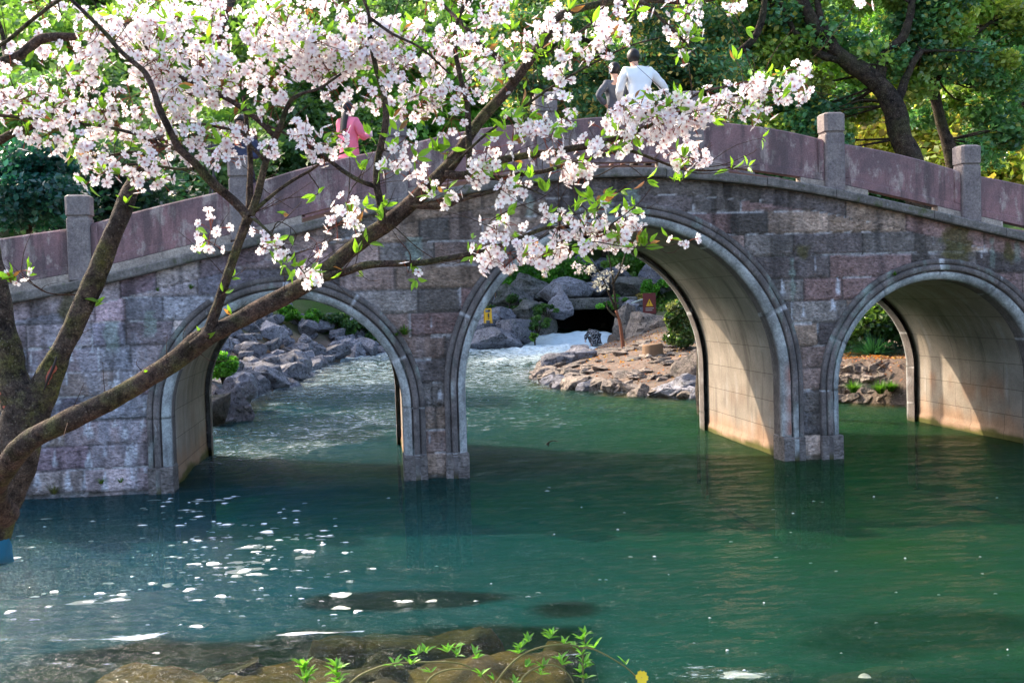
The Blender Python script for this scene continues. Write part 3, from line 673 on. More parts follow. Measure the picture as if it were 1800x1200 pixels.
# ------------------------------------------------------------------ rocks
import bmesh
def rock_proto(seed, cuts=24, sub=4, flat=.0, lump=.16):
    bm = bmesh.new(); bmesh.ops.create_icosphere(bm, subdivisions=sub, radius=1); r_ = np.random.default_rng(seed)
    V = np.array([v.co[:] for v in bm.verts])
    V = V * (1 + .25 * fbm(V * 1.1, seed, 2))[:, None]
    for _ in range(cuts):
        n_ = r_.normal(size=3); n_ /= np.linalg.norm(n_); h_ = r_.uniform(.42, .80)
        d_ = V @ n_ - h_; V = V - np.maximum(d_, 0)[:, None] * n_ * .95
    nn = V / np.linalg.norm(V, axis=1)[:, None]
    V = V + nn * (lump * fbm(V * 2.3, seed + 1, 5) - .05 * sm(fbm(V * np.array([1.5, 1.5, 5]), seed + 2, 3), .05, .3))[:, None]
    V = (V - (V.max(0) + V.min(0)) / 2) / ((V.max(0) - V.min(0)) / 2)
    F = np.array([[v.index for v in f.verts] for f in bm.faces]); bm.free(); return V, F
ROCKM = {}
def rock_mesh(k, mat):
    if (k, mat) not in ROCKM:
        V, F = rock_proto(100 + k, sub=4 if k < 12 else 3)
        me = bpy.data.meshes.new('rock'); me.from_pydata([tuple(q) for q in V], [], [tuple(map(int, f)) for f in F])
        me.materials.append(M[mat]); me.polygons.foreach_set('use_smooth', [True] * len(me.polygons)); me.set_sharp_from_angle(angle=math.radians(20)); me.update(); ROCKM[(k, mat)] = me
    return ROCKM[(k, mat)]
rk = random.Random(3)
def rock(name, loc, size, mat='rock', label=None, group=None, k=None, rz=None, cat='rock', tilt=.25):
    o = bpy.data.objects.new(name, rock_mesh(rk.randrange(14) if k is None else k, mat)); link(o)
    o.location = [float(q) for q in loc]; o.scale = [float(q) for q in size]
    o.rotation_euler = (rk.uniform(-tilt, tilt), rk.uniform(-tilt, tilt), rk.uniform(0, 6.28) if rz is None else rz)
    return tag(o, label, cat, group)
def prock(px, pyb, wp, hp, d, mat, label=None, group=None, name='boulder', dep=None, **kw):
    s = d / FPX; c = at(px, pyb - hp * .42, d + wp * s * .3)
    return rock(name, c, (wp * s * .50, (dep or wp * s * .46), hp * s * .54), mat, label, group, rz=kw.pop('rz', rk.uniform(-.5, .5)), **kw)

# heap on the left bank
GL = ('grey boulder in the tumbled heap lining the far left bank', 'boulders heaped on the left bank')
path = smooth_path([(-7.2, 23.2), (-7.4, 24.5), (-7.4, 29), (-7.2, 34), (-6.9, 39), (-5.2, 44), (-1.9, 45.6), (.6, 46.8)], 60)
cnt = 0
for row, (off, zb) in enumerate([(-.15, -.05), (.35, .2), (.9, .5), (1.5, .85), (2.1, 1.15), (2.8, 1.4), (3.6, 1.6), (4.4, 1.75)]):
    L_ = 0
    for i in range(len(path) - 1):
        L_ += np.linalg.norm(path[i + 1] - path[i])
        if L_ < rk.uniform(.68, 1.1): continue
        L_ = 0; t_ = path[i + 1] - path[i]; n_ = np.array([-t_[1], t_[0]]) / np.linalg.norm(t_)
        q = path[i] + n_ * (off + rk.uniform(-.25, .25)); r_ = rk.uniform(.26, .5) * (1.15 if row < 2 else .95)
        if q[1] > 45.5 and row > 3: continue
        rock('boulder', (q[0], q[1], max(ground_h(q[0], q[1]), zb + level(q[1]) - .1) + r_ * .18), (r_ * rk.uniform(.9, 1.4), r_ * rk.uniform(.8, 1.2), r_ * rk.uniform(.6, .95)), 'rock', GL[0], GL[1]); cnt += 1
prock(402, 742, 80, 85, 23.2, 'rock', 'pale topped boulder standing in the water just past the left arch', k=2)
prock(425, 712, 50, 60, 25.2, 'rock', 'leaning grey boulder behind the pale topped one by the left arch', k=5)
prock(385, 745, 40, 60, 22.6, 'rock_dark', 'dark wet rock tucked against the left arch wall', k=7)
# rocks seen through the middle arch
for a in [(862, 634, 125, 58, 44, 'rock', 'wide low grey boulder left of the white rapids', 1), (905, 604, 75, 48, 44.8, 'rock', 'angular boulder above the wide low one beside the rapids', 3), (846, 592, 62, 42, 45.5, 'rock', 'blocky boulder below the yellow floor sign', 4),
          (882, 570, 50, 34, 46.5, 'rock', 'small squared boulder right of the yellow floor sign', 8), (925, 572, 66, 50, 47, 'rock_dark', 'mossy boulder on the slope left of the cave', 0), (951, 606, 52, 80, 46.6, 'rock_dark', 'tall dark rock forming the left jamb of the cave', 9),
          (902, 546, 74, 44, 49, 'rock_dark', 'dull green boulder high on the slope left of the cave', 6), (984, 556, 52, 52, 46.6, 'rock', 'pale rock hanging over the left corner of the cave mouth', 2), (992, 534, 96, 52, 47.6, 'rock', 'large pale boulder lying on the left end of the stone slab', 5),
          (935, 532, 80, 52, 49.6, 'rock_dark', 'rounded dark boulder behind the pale one above the cave', 10), (868, 532, 66, 34, 50.5, 'rock_dark', 'low dark boulder at the back of the left slope', 3), (1042, 522, 62, 30, 49.4, 'rock', 'flat grey boulder in the middle above the slab', 7),
          (1074, 508, 72, 42, 50.4, 'rock', 'square grey boulder behind the slab under the thin tree', 1), (1112, 524, 84, 40, 49.2, 'rock_dark', 'mossy boulder on the right end of the stone slab', 4), (1024, 488, 62, 42, 52.4, 'rock', 'grey boulder higher up behind the flat one over the cave', 9),
          (1160, 508, 72, 52, 50.6, 'rock', 'jagged boulder above the dark red sign', 11), (1190, 505, 60, 62, 48.6, 'rock', 'tall boulder right of the dark red sign', 6), (1146, 478, 66, 40, 54.6, 'rock', 'topmost grey boulder on the mound right of the thin tree', 2),
          (1140, 604, 88, 62, 43, 'rock_warm', 'huge smooth tan boulder on the ground beyond the middle arch', 10), (1178, 600, 74, 58, 42.2, 'rock_warm', 'round dark tan boulder beside the huge smooth one', 0), (1098, 600, 42, 72, 45.2, 'rock_warm', 'reddish upright rock forming the right jamb of the cave', 8),
          (1108, 566, 50, 42, 46.2, 'rock', 'grey boulder leaning above the reddish upright rock', 5), (1128, 552, 56, 30, 46.6, 'rock_dark', 'low dark rock beside the foot of the dark red sign', 7),
          (1016, 652, 86, 48, 36.5, 'rock', 'large rounded grey rock at the tip of the spit near the rapids', 0), (1020, 628, 36, 24, 39.5, 'rock', 'small grey rock left in front of the crouching person', 4), (1078, 638, 76, 30, 37.5, 'rock_warm', 'flat tan rock between the grey rocks and the thin tree', 3),
          (984, 662, 84, 46, 34.5, 'rock', 'dark grey rock with a beak pointing at the river', 11), (1040, 668, 40, 24, 33, 'rock_warm', 'small buff stone on the spit behind the beaked rock', 6), (1218, 668, 86, 58, 27.5, 'rock_warm', 'large brown rock on the spit against the bridge wall', 2),
          (1178, 668, 46, 26, 29.5, 'rock_warm', 'low brown stone left of the large rock by the bridge wall', 9), (1206, 704, 74, 50, 25.8, 'rock', 'dark grey rock at the waterline against the bridge wall', 5), (1262, 700, 60, 50, 25.0, 'rock', 'last grey rock of the spit hidden by the pier', 1)]:
    prock(*a[:6], label=a[6], k=a[7])
edge = smooth_path([(1.0, 36), (1.0, 33), (1.15, 31), (1.6, 29.0), (2.6, 27.7), (4.2, 25.6), (5.6, 24.7)], 38)
for i, e in enumerate(edge):
    r_ = rk.uniform(.20, .42)
    rock('stone', (e[0] + rk.uniform(-.12, .2), e[1] + rk.uniform(-.1, .2), .06 + level(e[1])), (r_ * rk.uniform(1, 1.6), r_, r_ * rk.uniform(.55, .9)), rk.choice(['rock_warm', 'rock_warm', 'rock']), 'low buff rock in the row edging the spit at the water', 'edging rocks of the spit', cat='stone')
for i in range(20):
    e = edge[rk.randrange(5, 36)]; r_ = rk.uniform(.12, .28)
    rock('stone', (e[0] + rk.uniform(.1, 1.2), e[1] + rk.uniform(.3, 1.4), float(ground_h(e[0] + .6, e[1] + .8)) + .03), (r_ * 1.4, r_, r_ * .6), 'rock_warm', 'small tan rock just behind the row edging the spit', 'small rocks behind the edge of the spit', cat='stone')
for i in range(70):
    px = rk.uniform(985, 1225); d = rk.uniform(28, 38); p = at(px, 600, d); s = rk.uniform(.10, .30)
    rock('stone', (p[0], p[1], ground_h(p[0], p[1]) + .02), (s * 1.3, s, s * .35), 'rock_warm', 'flat stone half sunk in the bare soil of the spit', 'flat stones in the spit', tilt=.1, cat='stone')
for i in range(34):                       # rough stone bank seen through the right arch
    px = 1474 + (i % 9) * 14.5 + rk.uniform(-4, 4); row = i // 9; d = 23.55 - (px - 1474) / 120 * .85 + row * .12
    prock(px + (row % 2) * 7, 712 - row * 17, rk.uniform(26, 42), rk.uniform(20, 28), d, 'rock_warm', 'lumpy tan stone in the rough bank beyond the right arch', 'stones of the bank beyond the right arch', name='stone', cat='stone')
for i in range(42):                      # grey rocks scattered over the mound above the cave
    px = rk.uniform(850, 1230); d = rk.uniform(50, 60); p = at(px, 500, d); s = rk.uniform(.35, .7)
    rock('boulder', (p[0], p[1], ground_h(p[0], p[1]) + s * .3), (s * 1.2, s, s * .8), rk.choice(['rock', 'rock_dark']), 'grey boulder half hidden in the planted mound above the cave', 'boulders on the mound above the cave')
# cave: slab over a hollow, its shade put into near-black wall stone
b = MB(); p0, p1 = at(975, 545, 47.2), at(1120, 545, 47.2); b.box(p0[0], p1[0], 46.9, 50.5, 1.93, 2.42, .06)
o = b.build('stone_slab', M['rock_dark']); tag(o, 'long mossy stone slab roofing the dark outlet above the small waterfall', 'slab')
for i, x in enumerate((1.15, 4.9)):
    b = MB(); b.box(x - .35, x + .35, 47.0, 53, -.5, 1.93, .05); o = b.build('cave_wall', M['cave']); tag(o, 'stone wall coloured dark for shade on the %s side inside the water outlet' % ('left', 'right')[i], 'wall')
b = MB(); b.box(.8, 5.3, 52.2, 53, -.5, 3.2); o = b.build('cave_wall', M['cave']); tag(o, 'stone wall coloured black for shade closing the far end of the water outlet', 'wall')
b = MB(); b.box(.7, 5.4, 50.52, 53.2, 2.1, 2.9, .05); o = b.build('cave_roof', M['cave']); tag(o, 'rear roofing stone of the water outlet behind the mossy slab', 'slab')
for i, (px, py, wp, hp, d, lab) in enumerate([(340, 1185, 300, 50, 7.3, 'brown weedy rock shelf just under the water in the left foreground'), (410, 1138, 130, 26, 7.7, 'brown rock hump breaking the shallow water at the left front'), (640, 1160, 240, 36, 7.35, 'wide brown sunken rock in the centre foreground'),
                                     (705, 1100, 190, 22, 8.6, 'flat olive sunken rock behind the wide brown one'), (872, 1140, 105, 44, 8.0, 'round olive sunken boulder right of the flat one'), (1290, 1150, 240, 44, 7.75, 'faint olive sunken rock at the right foreground'), (1520, 1170, 260, 40, 7.5, 'deep olive sunken rock near the right corner'), (1760, 1180, 120, 36, 7.2, 'brown sunken rock in the extreme right corner')]):
    c = onz(px, py, -.06 - (.10 if i > 4 else 0)); s = c[1] / FPX
    rock('sunken_rock', (c[0], c[1] - .1, -.40 - (.08 if i >= 3 else 0) - (.05 if i == 0 else 0)), (wp * s * .5, .36, .30), 'rock_wet', lab, k=(i * 3) % 12, rz=rk.uniform(-.2, .2), tilt=.08)
# ------------------------------------------------------------------ foliage
def leaf_arr(C, size, rs, flat=.0, asp=.42, droop=.0):
    """pointed folded leaves: 4 vertices, 2 faces each"""
    n = len(C); d = rs.normal(size=(n, 3)); d[:, 2] = d[:, 2] * (1 - flat) - droop; d /= np.linalg.norm(d, axis=1)[:, None]
    s = rs.normal(size=(n, 3)); s[:, 2] *= (1 - flat); s -= d * (s * d).sum(1)[:, None]; s /= np.linalg.norm(s, axis=1)[:, None] + 1e-9
    u = np.cross(d, s); L = (size * rs.uniform(.65, 1.25, n))[:, None]
    V = np.stack([C - d * L * .5, C + s * L * asp + u * L * .10 - d * L * .05, C + d * L * .5, C - s * L * asp + u * L * .10 - d * L * .05], 1).reshape(-1, 3)
    i = np.arange(n)[:, None] * 4
    return V, np.concatenate([i + np.array([0, 1, 2]), i + np.array([0, 2, 3])])
def foliage(name, clumps, per, size, pal, parent, mat='leaf', seed=0, flat=.35, asp=.34, fleck=None, droop=.25, shell=.5):
    """clumps: (x,y,z,r); every clump has its own tint out of the palette"""
    rs = np.random.default_rng(seed); K = np.asarray(clumps, float); n = len(K) * per
    k = np.repeat(np.arange(len(K)), per)
    d = rs.normal(size=(n, 3)); d /= np.linalg.norm(d, axis=1)[:, None]
    C = K[k, :3] + d * (K[k, 3] * rs.random(n) ** shell)[:, None] * np.array([1.15, 1.15, .75])
    V, F = leaf_arr(C, size, rs, flat, asp, droop)
    pal = np.asarray(pal, float); w_ = rs.random((len(K), 1)); a = pal[rs.integers(0, len(pal), len(K))] * (.75 + .5 * w_)
    c = a[k] * rs.uniform(.65, 1.4, (n, 1)) + rs.normal(size=(n, 3)) * .004
    if fleck is not None:
        f = rs.random(n) < fleck[1]; c[f] = np.array(fleck[0]) * rs.uniform(.7, 1.3, (f.sum(), 1))
    return npmesh(name, V, F, M[mat], parent, np.clip(np.repeat(c, 4, 0), .002, .9), smooth=False)
def ell_clumps(rs, cx, cy, rx, ry, d, n, r, dd=1.2):
    out = []
    for _ in range(n):
        a, q = rs.uniform(0, 6.283), math.sqrt(rs.random()); p = at(cx + rx * q * math.cos(a), cy + ry * q * math.sin(a), d + rs.uniform(-dd, dd)); out.append((*p, r * rs.uniform(.6, 1.35)))
    return out
def limb_tubes(mb, base, ends, r0, seed, n=7):
    r_ = random.Random(seed)
    for e in ends:
        e = np.array(e); b_ = np.array(base); mid = (b_ + e) / 2 + np.array([r_.uniform(-.4, .4), r_.uniform(-.3, .3), r_.uniform(.1, .5)]) * np.linalg.norm(e - b_) * .25
        mb.tube(smooth_path([b_, mid, e], 9), np.linspace(r0, r0 * .2, 9), n, .25)
def local(root, pts): return np.asarray(pts, float) - np.array(root.location)
def tree(name, label, cat, limbs, clump_sets, per, size, pal, seed, mat='leaf', group=None, bmat='bark', flat=.35, fleck=None, base=None, asp=.34, inner=True, bflow=None, rad=.03):
    """limbs: list of (points world, r0, r1); clump_sets: world clumps"""
    rs = random.Random(seed); b0 = np.array(base if base is not None else limbs[0][0][0])
    root = empty(name, b0, 0, label, cat, group)
    for i, (pts, r0, r1) in enumerate(limbs):
        n = max(8, len(pts) * 5); m = MB(); m.tube(smooth_path(local(root, pts), n), np.linspace(r0, r1, n), 10, .28, seed=seed + i); m.build('trunk' if i == 0 else 'limb', M[bmat], root, True)
    allp = np.vstack([smooth_path(np.asarray(p, float), 12) for p, *_ in limbs]); K = np.array(clump_sets)
    if inner:
        m = MB()
        for q in K[::2]:
            j = np.argmin(np.linalg.norm(allp - q[:3], axis=1) + 6 * (allp[:, 2] > q[2] + .3)); s = allp[j]
            if np.linalg.norm(s - q[:3]) > 7: continue
            mid = (s + q[:3]) / 2 + np.array([rs.uniform(-.3, .3), rs.uniform(-.3, .3), rs.uniform(-.3, .3)])
            m.tube(smooth_path(local(root, [s, mid, q[:3]]), 6), np.linspace(rad, rad * .2, 6), 5, 0)
        m.build('branches', M[bmat], root, True)
    K[:, :3] -= b0; foliage('crown', K, per, size, pal, root, mat, seed, flat, fleck=fleck, asp=asp)
    return root
DARK = [(.13, .30, .11), (.09, .24, .12), (.24, .38, .085), (.12, .29, .14), (.34, .44, .09)]
MID = [(.06, .14, .035), (.08, .18, .045), (.11, .21, .05), (.045, .11, .04)]
LIME = [(.17, .33, .06), (.22, .40, .07), (.12, .26, .045), (.25, .38, .11)]
GOLD = [(.34, .36, .07), (.45, .36, .10), (.22, .30, .05), (.36, .28, .09)]
BRT = [(.10, .30, .03), (.14, .38, .04), (.07, .22, .03)]
rs = random.Random(8)
D = 23.5
A_ = lambda *l, d=D: [at(x, y, d) for x, y in l]
def gbase(px, d, z=None): p = at(px, 300, d); return np.array([p[0], p[1], ground_h(p[0], p[1]) - .1])
cl = []
for q in [(1500, 40, 210, 70, 26), (1690, 60, 130, 90, 16), (1340, 120, 110, 90, 16), (1430, 215, 110, 45, 13), (1370, 230, 80, 45, 9), (1560, 130, 60, 40, 5), (1300, 30, 90, 60, 12), (1500, -130, 260, 110, 26)]: cl += ell_clumps(rs, *q[:4], D + 1.0, q[4], .5, .9)
tree('evergreen_tree', 'big dark evergreen with thick leaning trunk behind the right side of the bridge', 'tree',
     [([gbase(1640, D), *A_((1610, 320), (1583, 240), (1572, 190), (1535, 140), (1490, 108), (1440, 60), (1400, -20))], .38, .12), (A_((1545, 150), (1555, 100), (1590, 60), (1610, -30)), .14, .06), (A_((1490, 108), (1440, 95), (1400, 60), (1370, 0)), .10, .04), (A_((1575, 185), (1600, 120), (1620, 90)), .11, .05), (A_((1470, 90), (1445, 40), (1430, -30)), .11, .05)],
     cl, 640, .15, DARK, 31, 'gloss_leaf', flat=.45, fleck=((.50, .50, .14), .10))  # yellow flecks paint sun glints into the leaf colour
cl = []
for q in [(1750, 110, 80, 120, 20), (1790, 220, 40, 60, 7), (1660, 160, 50, 60, 6), (1690, 0, 120, 60, 12), (1720, 260, 30, 20, 3)]: cl += ell_clumps(rs, *q[:4], 26.4, q[4], .5, .9)
tree('evergreen_tree', 'slender dark trunked evergreen just right of the big leaning tree', 'tree', [([gbase(1690, 25.2), *A_((1675, 300), (1655, 220), (1635, 130), (1622, 70), (1600, -20), d=25.2)], .2, .09), (A_((1640, 150), (1680, 90), (1740, 40), d=25.2), .09, .04)], cl, 620, .155, DARK[:4], 32, 'gloss_leaf', flat=.45, fleck=((.45, .48, .13), .08))  # paler flecks stand for sunlit leaf edges, as colour
cl = []
for q in [(1050, 80, 150, 100, 30), (1210, 100, 90, 120, 22), (940, 130, 60, 70, 10), (1180, 220, 90, 50, 9), (1030, 190, 80, 30, 6), (1100, -80, 170, 70, 14), (920, 30, 50, 60, 5)]: cl += ell_clumps(rs, *q[:4], 21.5, q[4], .5)
tree('osmanthus_tree', 'glossy tree flecked with tiny yellow blossom right behind the person in white', 'tree', [([gbase(1230, 22), *A_((1235, 300), (1225, 200), (1195, 110), (1150, 20), (1130, -60), d=22)], .2, .07), (A_((1230, 240), (1260, 130), (1330, 60), (1350, -40), d=22), .12, .05), (A_((1225, 200), (1120, 120), (1010, 60), d=22), .1, .04)],
     cl, 560, .125, [(.08, .21, .08), (.06, .16, .08), (.14, .28, .08), (.09, .23, .10)], 33, 'gloss_leaf', flat=.3, fleck=((.60, .48, .14), .14), asp=.25)
# golden and bright trees seen in the gaps on the right; sunlight is put into the golden leaf colours
for i, (px, py, rx, ry, d, n, pal, lab) in enumerate([(1600, 230, 110, 70, 34, 16, GOLD, 'golden green tree coloured as sunlit between the dark trunks on the right'), (1740, 300, 90, 60, 31, 16, GOLD, 'low yellow green tree above the right end of the railing'),
        (1500, 170, 90, 90, 36, 14, LIME, 'pale lime tree showing behind the crown of the big leaning evergreen')]):
    tree('broadleaf_tree', lab, 'tree', [([gbase(px, d), at(px - 4, py, d), at(px + 8, py - ry, d)], .14, .05)], ell_clumps(rs, px, py, rx, ry, d, n, 1.0, 1.6), 330, .26, pal, 60 + i)
# dark camellia-like mass at the left
cl = ell_clumps(rs, 45, 325, 95, 62, 19.3, 30, .42, .9)
tree('dark_shrub', 'rounded dark teal leaved shrub behind the left end of the railing', 'shrub', [([gbase(50, 19.5), at(50, 380, 19.5), at(45, 300, 19.5)], .10, .04)], cl, 520, .13, [(.022, .11, .09), (.03, .14, .10), (.045, .17, .10), (.018, .08, .07)], 70, 'gloss_leaf', flat=.3)
for i, (px, py, rx, ry, d, n, pal, sz, lab) in enumerate([
        (200, 345, 110, 50, 26, 18, [(.02, .06, .045), (.03, .075, .045), (.015, .045, .03)], .2, 'low bluish shrub between the dark teal shrub and the leaning cherry limb'),
        (330, 290, 100, 70, 33, 18, [(.08, .16, .08), (.11, .2, .08), (.06, .13, .07)], .22, 'soft grey green tree behind the person in navy'),
        (560, 235, 130, 80, 53, 24, MID, .28, 'mid green tree behind the person in pink'),
        (130, 200, 150, 90, 38, 24, [(.14, .28, .09), (.18, .34, .10), (.10, .2, .08)], .24, 'hazy green tree at the far left behind the blossom'),
        (760, 180, 120, 95, 52, 28, [(.11, .28, .03), (.15, .34, .05), (.08, .2, .03)], .36, 'bright green tree left of the yellow flecked one'),
        (840, 60, 120, 95, 56, 28, [(.13, .3, .05), (.19, .38, .08), (.08, .2, .04)], .38, 'tall fresh green tree above the bright one at mid picture'),
        (690, 262, 90, 35, 50, 14, [(.03, .085, .03), (.045, .11, .03)], .3, 'low green shrub between the person in pink and the middle posts')]):
    tree('broadleaf_tree' if 'tree' in lab else 'green_shrub', lab, 'tree' if 'tree' in lab else 'shrub', [([gbase(px, d), at(px - 4, py, d), at(px + 8, py - ry, d)], .16, .05)], ell_clumps(rs, px, py, rx, ry, d, n, 1.05 if d < 45 else 1.4, 1.6), 520, sz, pal, 80 + i)
# wooded hillside: copies of three trees
protos = []
for i, pal in enumerate([LIME, [(.12, .24, .06), (.16, .30, .07), (.08, .17, .05)], [(.08, .16, .07), (.10, .20, .08), (.06, .13, .06)]]):
    cl = [(2.6 * math.cos(a) * q, 2.6 * math.sin(a) * q, z, rs.uniform(.9, 1.4)) for a, q, z in [(rs.uniform(0, 6.28), math.sqrt(rs.random()), rs.uniform(1.4, 8.2)) for _ in range(34)]]
    protos.append(tree('hillside_tree', 'leafy tree in the wood covering the hillside behind', 'tree', [([(0, 0, -.3), (.1, 0, 3), (-.1, .1, 6.5)], .2, .06)], cl, 260, .32, pal, 120 + i, group='trees of the wooded hillside', rad=.07, base=(0, 0, -.3)))
def copy_tree(o, parent=None):
    c = o.copy(); S.collection.objects.link(c)
    if parent is not None: c.parent = parent
    for ch in [q for q in o.children]: copy_tree(ch, c)
    return c
spots = []
for row, y in enumerate((50.5, 57, 64, 72, 82, 94)):
    x = -y * .52 + rs.uniform(-2, 2)
    while x < y * .52:
        if not (row == 0 and -6 < x < 9.5): spots.append((x, y + rs.uniform(-2, 2), rs.randrange(3) if x > -y * .2 else rs.choice([0, 1, 1, 2])))
        x += rs.uniform(4.2, 6.2)
used = set()
for x, y, k in spots:
    o = protos[k] if k not in used else copy_tree(protos[k]); used.add(k)
    o.location = (x, y, float(ground_h(x, y)) - .3); s = rs.uniform(.85, 1.25); o.scale = (s, s, s * rs.uniform(.9, 1.15)); o.rotation_euler.z = rs.uniform(0, 6.28)
# small plants: bushes seen through the arches, ferns, tufts
def bush(name, label, px, py, rp, hp, d, n, per, size, pal, seed, mat='leaf', asp=.34, onground=False, cat='shrub', r=None):
    c = at(px, py, d); s = d / FPX; root = empty(name, (c[0], c[1], c[2] - hp * s), 0, label, cat); q = random.Random(seed)
    K = [(q.uniform(-1, 1) * rp * s * .75, q.uniform(-.5, .5) * rp * s, hp * s * q.uniform(.1, 1.6), (r or hp * s * .55) * q.uniform(.7, 1.2)) for _ in range(n)]
    m = MB()
    for k_ in K[:8]: m.tube(smooth_path([(0, 0, -.2), (k_[0] * .4, k_[1] * .4, k_[2] * .5), k_[:3]], 6), np.linspace(.03, .008, 6), 5)
    m.build('stem', M['bark'], root, True); foliage('leaves', K, per, size, pal, root, mat, seed, .3, asp); return root
for i, a in enumerate([('bright green bush above the boulders seen through the left arch', 528, 548, 42, 18, 43, 12, 260, .16, BRT), ('dark bush beside the bright one seen through the left arch', 600, 565, 50, 22, 44, 12, 240, .16, MID), ('small leafy bush at the left arch wall', 392, 640, 22, 26, 26, 12, 260, .09, BRT),
                       ('spring green bush over the pale boulder left of the cave', 985, 484, 42, 34, 51.5, 18, 300, .17, BRT), ('green bush at the far left of the middle arch', 900, 502, 50, 34, 52, 18, 280, .18, BRT), ('green bush behind the thin tree above the cave', 1085, 484, 46, 34, 53.5, 16, 280, .18, LIME),
                       ('green bush high right inside the middle arch', 1128, 466, 44, 34, 54, 16, 280, .18, BRT), ('olive bush hanging beside the rapids left of the cave', 945, 565, 26, 16, 45.5, 9, 220, .10, MID), ('yellowish sprig on the rock beside the rapids', 940, 590, 10, 8, 44.6, 4, 90, .10, LIME),
                       ('dark green bush at the foot of the slope seen through the left arch', 650, 575, 40, 25, 45, 10, 240, .15, MID), ('trailing green plant over the large pale boulder above the cave', 962, 540, 30, 14, 46.2, 8, 200, .10, MID), ('low scrub between the boulders left of the cave', 893, 532, 40, 16, 48.2, 9, 200, .12, MID), ('fresh green scrub on the right end of the stone slab', 1075, 528, 34, 12, 46.8, 8, 200, .10, BRT), ('scrubby green plant above the dark red sign', 1150, 500, 34, 18, 48.6, 9, 220, .12, BRT), ('reddish green fern by the dark red sign', 1123, 522, 12, 10, 48, 5, 120, .12, GOLD)]):
    bush('bush', a[0], *a[1:9], a[9], 200 + i)
bush('ivy_shrub', 'glossy pale edged climbing shrub beside the middle arch wall', 1196, 560, 20, 44, 33, 34, 330, .13, [(.10, .17, .05), (.17, .23, .08), (.05, .11, .03), (.22, .26, .12)], 230, 'gloss_leaf', r=.26)
bush('laurel_shrub', 'large glossy leaved shrub beyond the right arch', 1555, 565, 60, 26, 26.3, 22, 300, .17, [(.06, .14, .03), (.10, .19, .04), (.03, .08, .02)], 231, 'gloss_leaf', r=.45)
bush('laurel_shrub', 'shaded dark shrub left of the large glossy one beyond the right arch', 1505, 580, 40, 26, 26.8, 14, 300, .15, DARK, 232, 'gloss_leaf', r=.4)
def tuft(name, label, c, n, L, w_, pal, seed, spread=.8, cat='plant', group=None, up=1.0):
    q = np.random.default_rng(seed); V = []; F = []; C = []; pal = np.array(pal)
    for i in range(n):
        a = q.uniform(0, 6.283); r_ = spread * q.random() ** .6; l_ = L * q.uniform(.6, 1.2); b0 = np.array([math.cos(a), math.sin(a), 0]) * L * .18 * q.random()
        dirh = np.array([math.cos(a), math.sin(a), 0]); sd_ = np.array([-math.sin(a), math.cos(a), 0]) * w_ * .5; o_ = len(V); c_ = pal[q.integers(len(pal))] * q.uniform(.7, 1.3)
        for k, tq in enumerate((0, .35, .7, 1)):
            p = b0 + dirh * r_ * l_ * tq ** 1.4 + np.array([0, 0, up * l_ * (tq - .55 * r_ * tq * tq)]); ww = (1 - tq ** 2 * .95)
            V += [p - sd_ * ww, p + sd_ * ww]; C += [c_, c_]
        for k in range(3): F.append((o_ + 2 * k, o_ + 2 * k + 1, o_ + 2 * k + 3, o_ + 2 * k + 2))
    o = npmesh(name, V, np.array(F), M['leaf'], None, np.clip(C, .003, .9), smooth=False); o.location = [float(z) for z in c]; return tag(o, label, cat, group)
tuft('fern_clump', 'dark drooping grass clump above the bank beyond the right arch', at(1535, 640, 25.4), 900, .75, .035, [(.02, .085, .05), (.03, .11, .06), (.015, .06, .035)], 300, 1.3)
for i, (px, py, d, L, lab) in enumerate([(1133, 655, 31.5, .38, 'bright grass tuft left of the tree stump'), (1160, 656, 31.3, .40, 'bright grass tuft in front of the tree stump'), (1190, 632, 34, .5, 'darker grass tuft behind the stump'), (1214, 632, 33.4, .5, 'dark grass tuft against the bridge wall beyond the stump'),
                                    (1097, 630, 36.4, .25, 'little weed at the foot of the thin tree'), (1500, 690, 23.0, .3, 'grass tuft hanging on the stones left in the right arch'), (1548, 692, 22.9, .32, 'grass tuft hanging on the stones in the middle of the right arch'), (1566, 688, 22.9, .26, 'small weed near the far ring of the right arch')]):
    c = at(px, py, d); tuft('grass_tuft', lab, c, 260, L, .018, [(.07, .19, .02), (.10, .26, .03), (.05, .13, .02)], 310 + i, 1.0)
for i, (px, py, L, w_, lab, n) in enumerate([(712, 588, .17, .018, 'leafy green fern rooted in the wall above the left pier', 60), (697, 590, .09, .012, 'small sprout beside the fern on the left pier', 24), (95, 868, .20, .008, 'dry grass tuft at the foot of the left abutment', 60), (178, 850, .12, .01, 'small weed on the left abutment footing', 30), (212, 848, .10, .01, 'second weed right of the first on the left abutment footing', 26),
                                     (336, 508, .09, .014, 'weed in the joint above the left arch', 30), (277, 512, .07, .014, 'tiny sprout left of the weed above the left arch', 20), (100, 512, .08, .012, 'moss tuft under the coping at the left', 50), (1573, 484, .08, .014, 'sprout on top of the right arch ring', 22), (283, 468, .08, .016, 'small creeper on the coping above the left arch', 26)]):
    r_ = at(px, py, 1.0) - np.array([0, 0, HC]); nrm = np.array([-math.sin(TH), math.cos(TH), 0]); k_ = (nrm @ np.array([BX, BY, 0]) - .09) / (nrm @ r_); c = r_ * k_ + np.array([0, 0, HC])
    tuft('wall_plant', lab, c, n, L, w_, [(.09, .20, .02), (.06, .14, .02), (.13, .2, .03)] if i not in (2,) else [(.14, .14, .05), (.08, .10, .03)], 330 + i, 1.2)

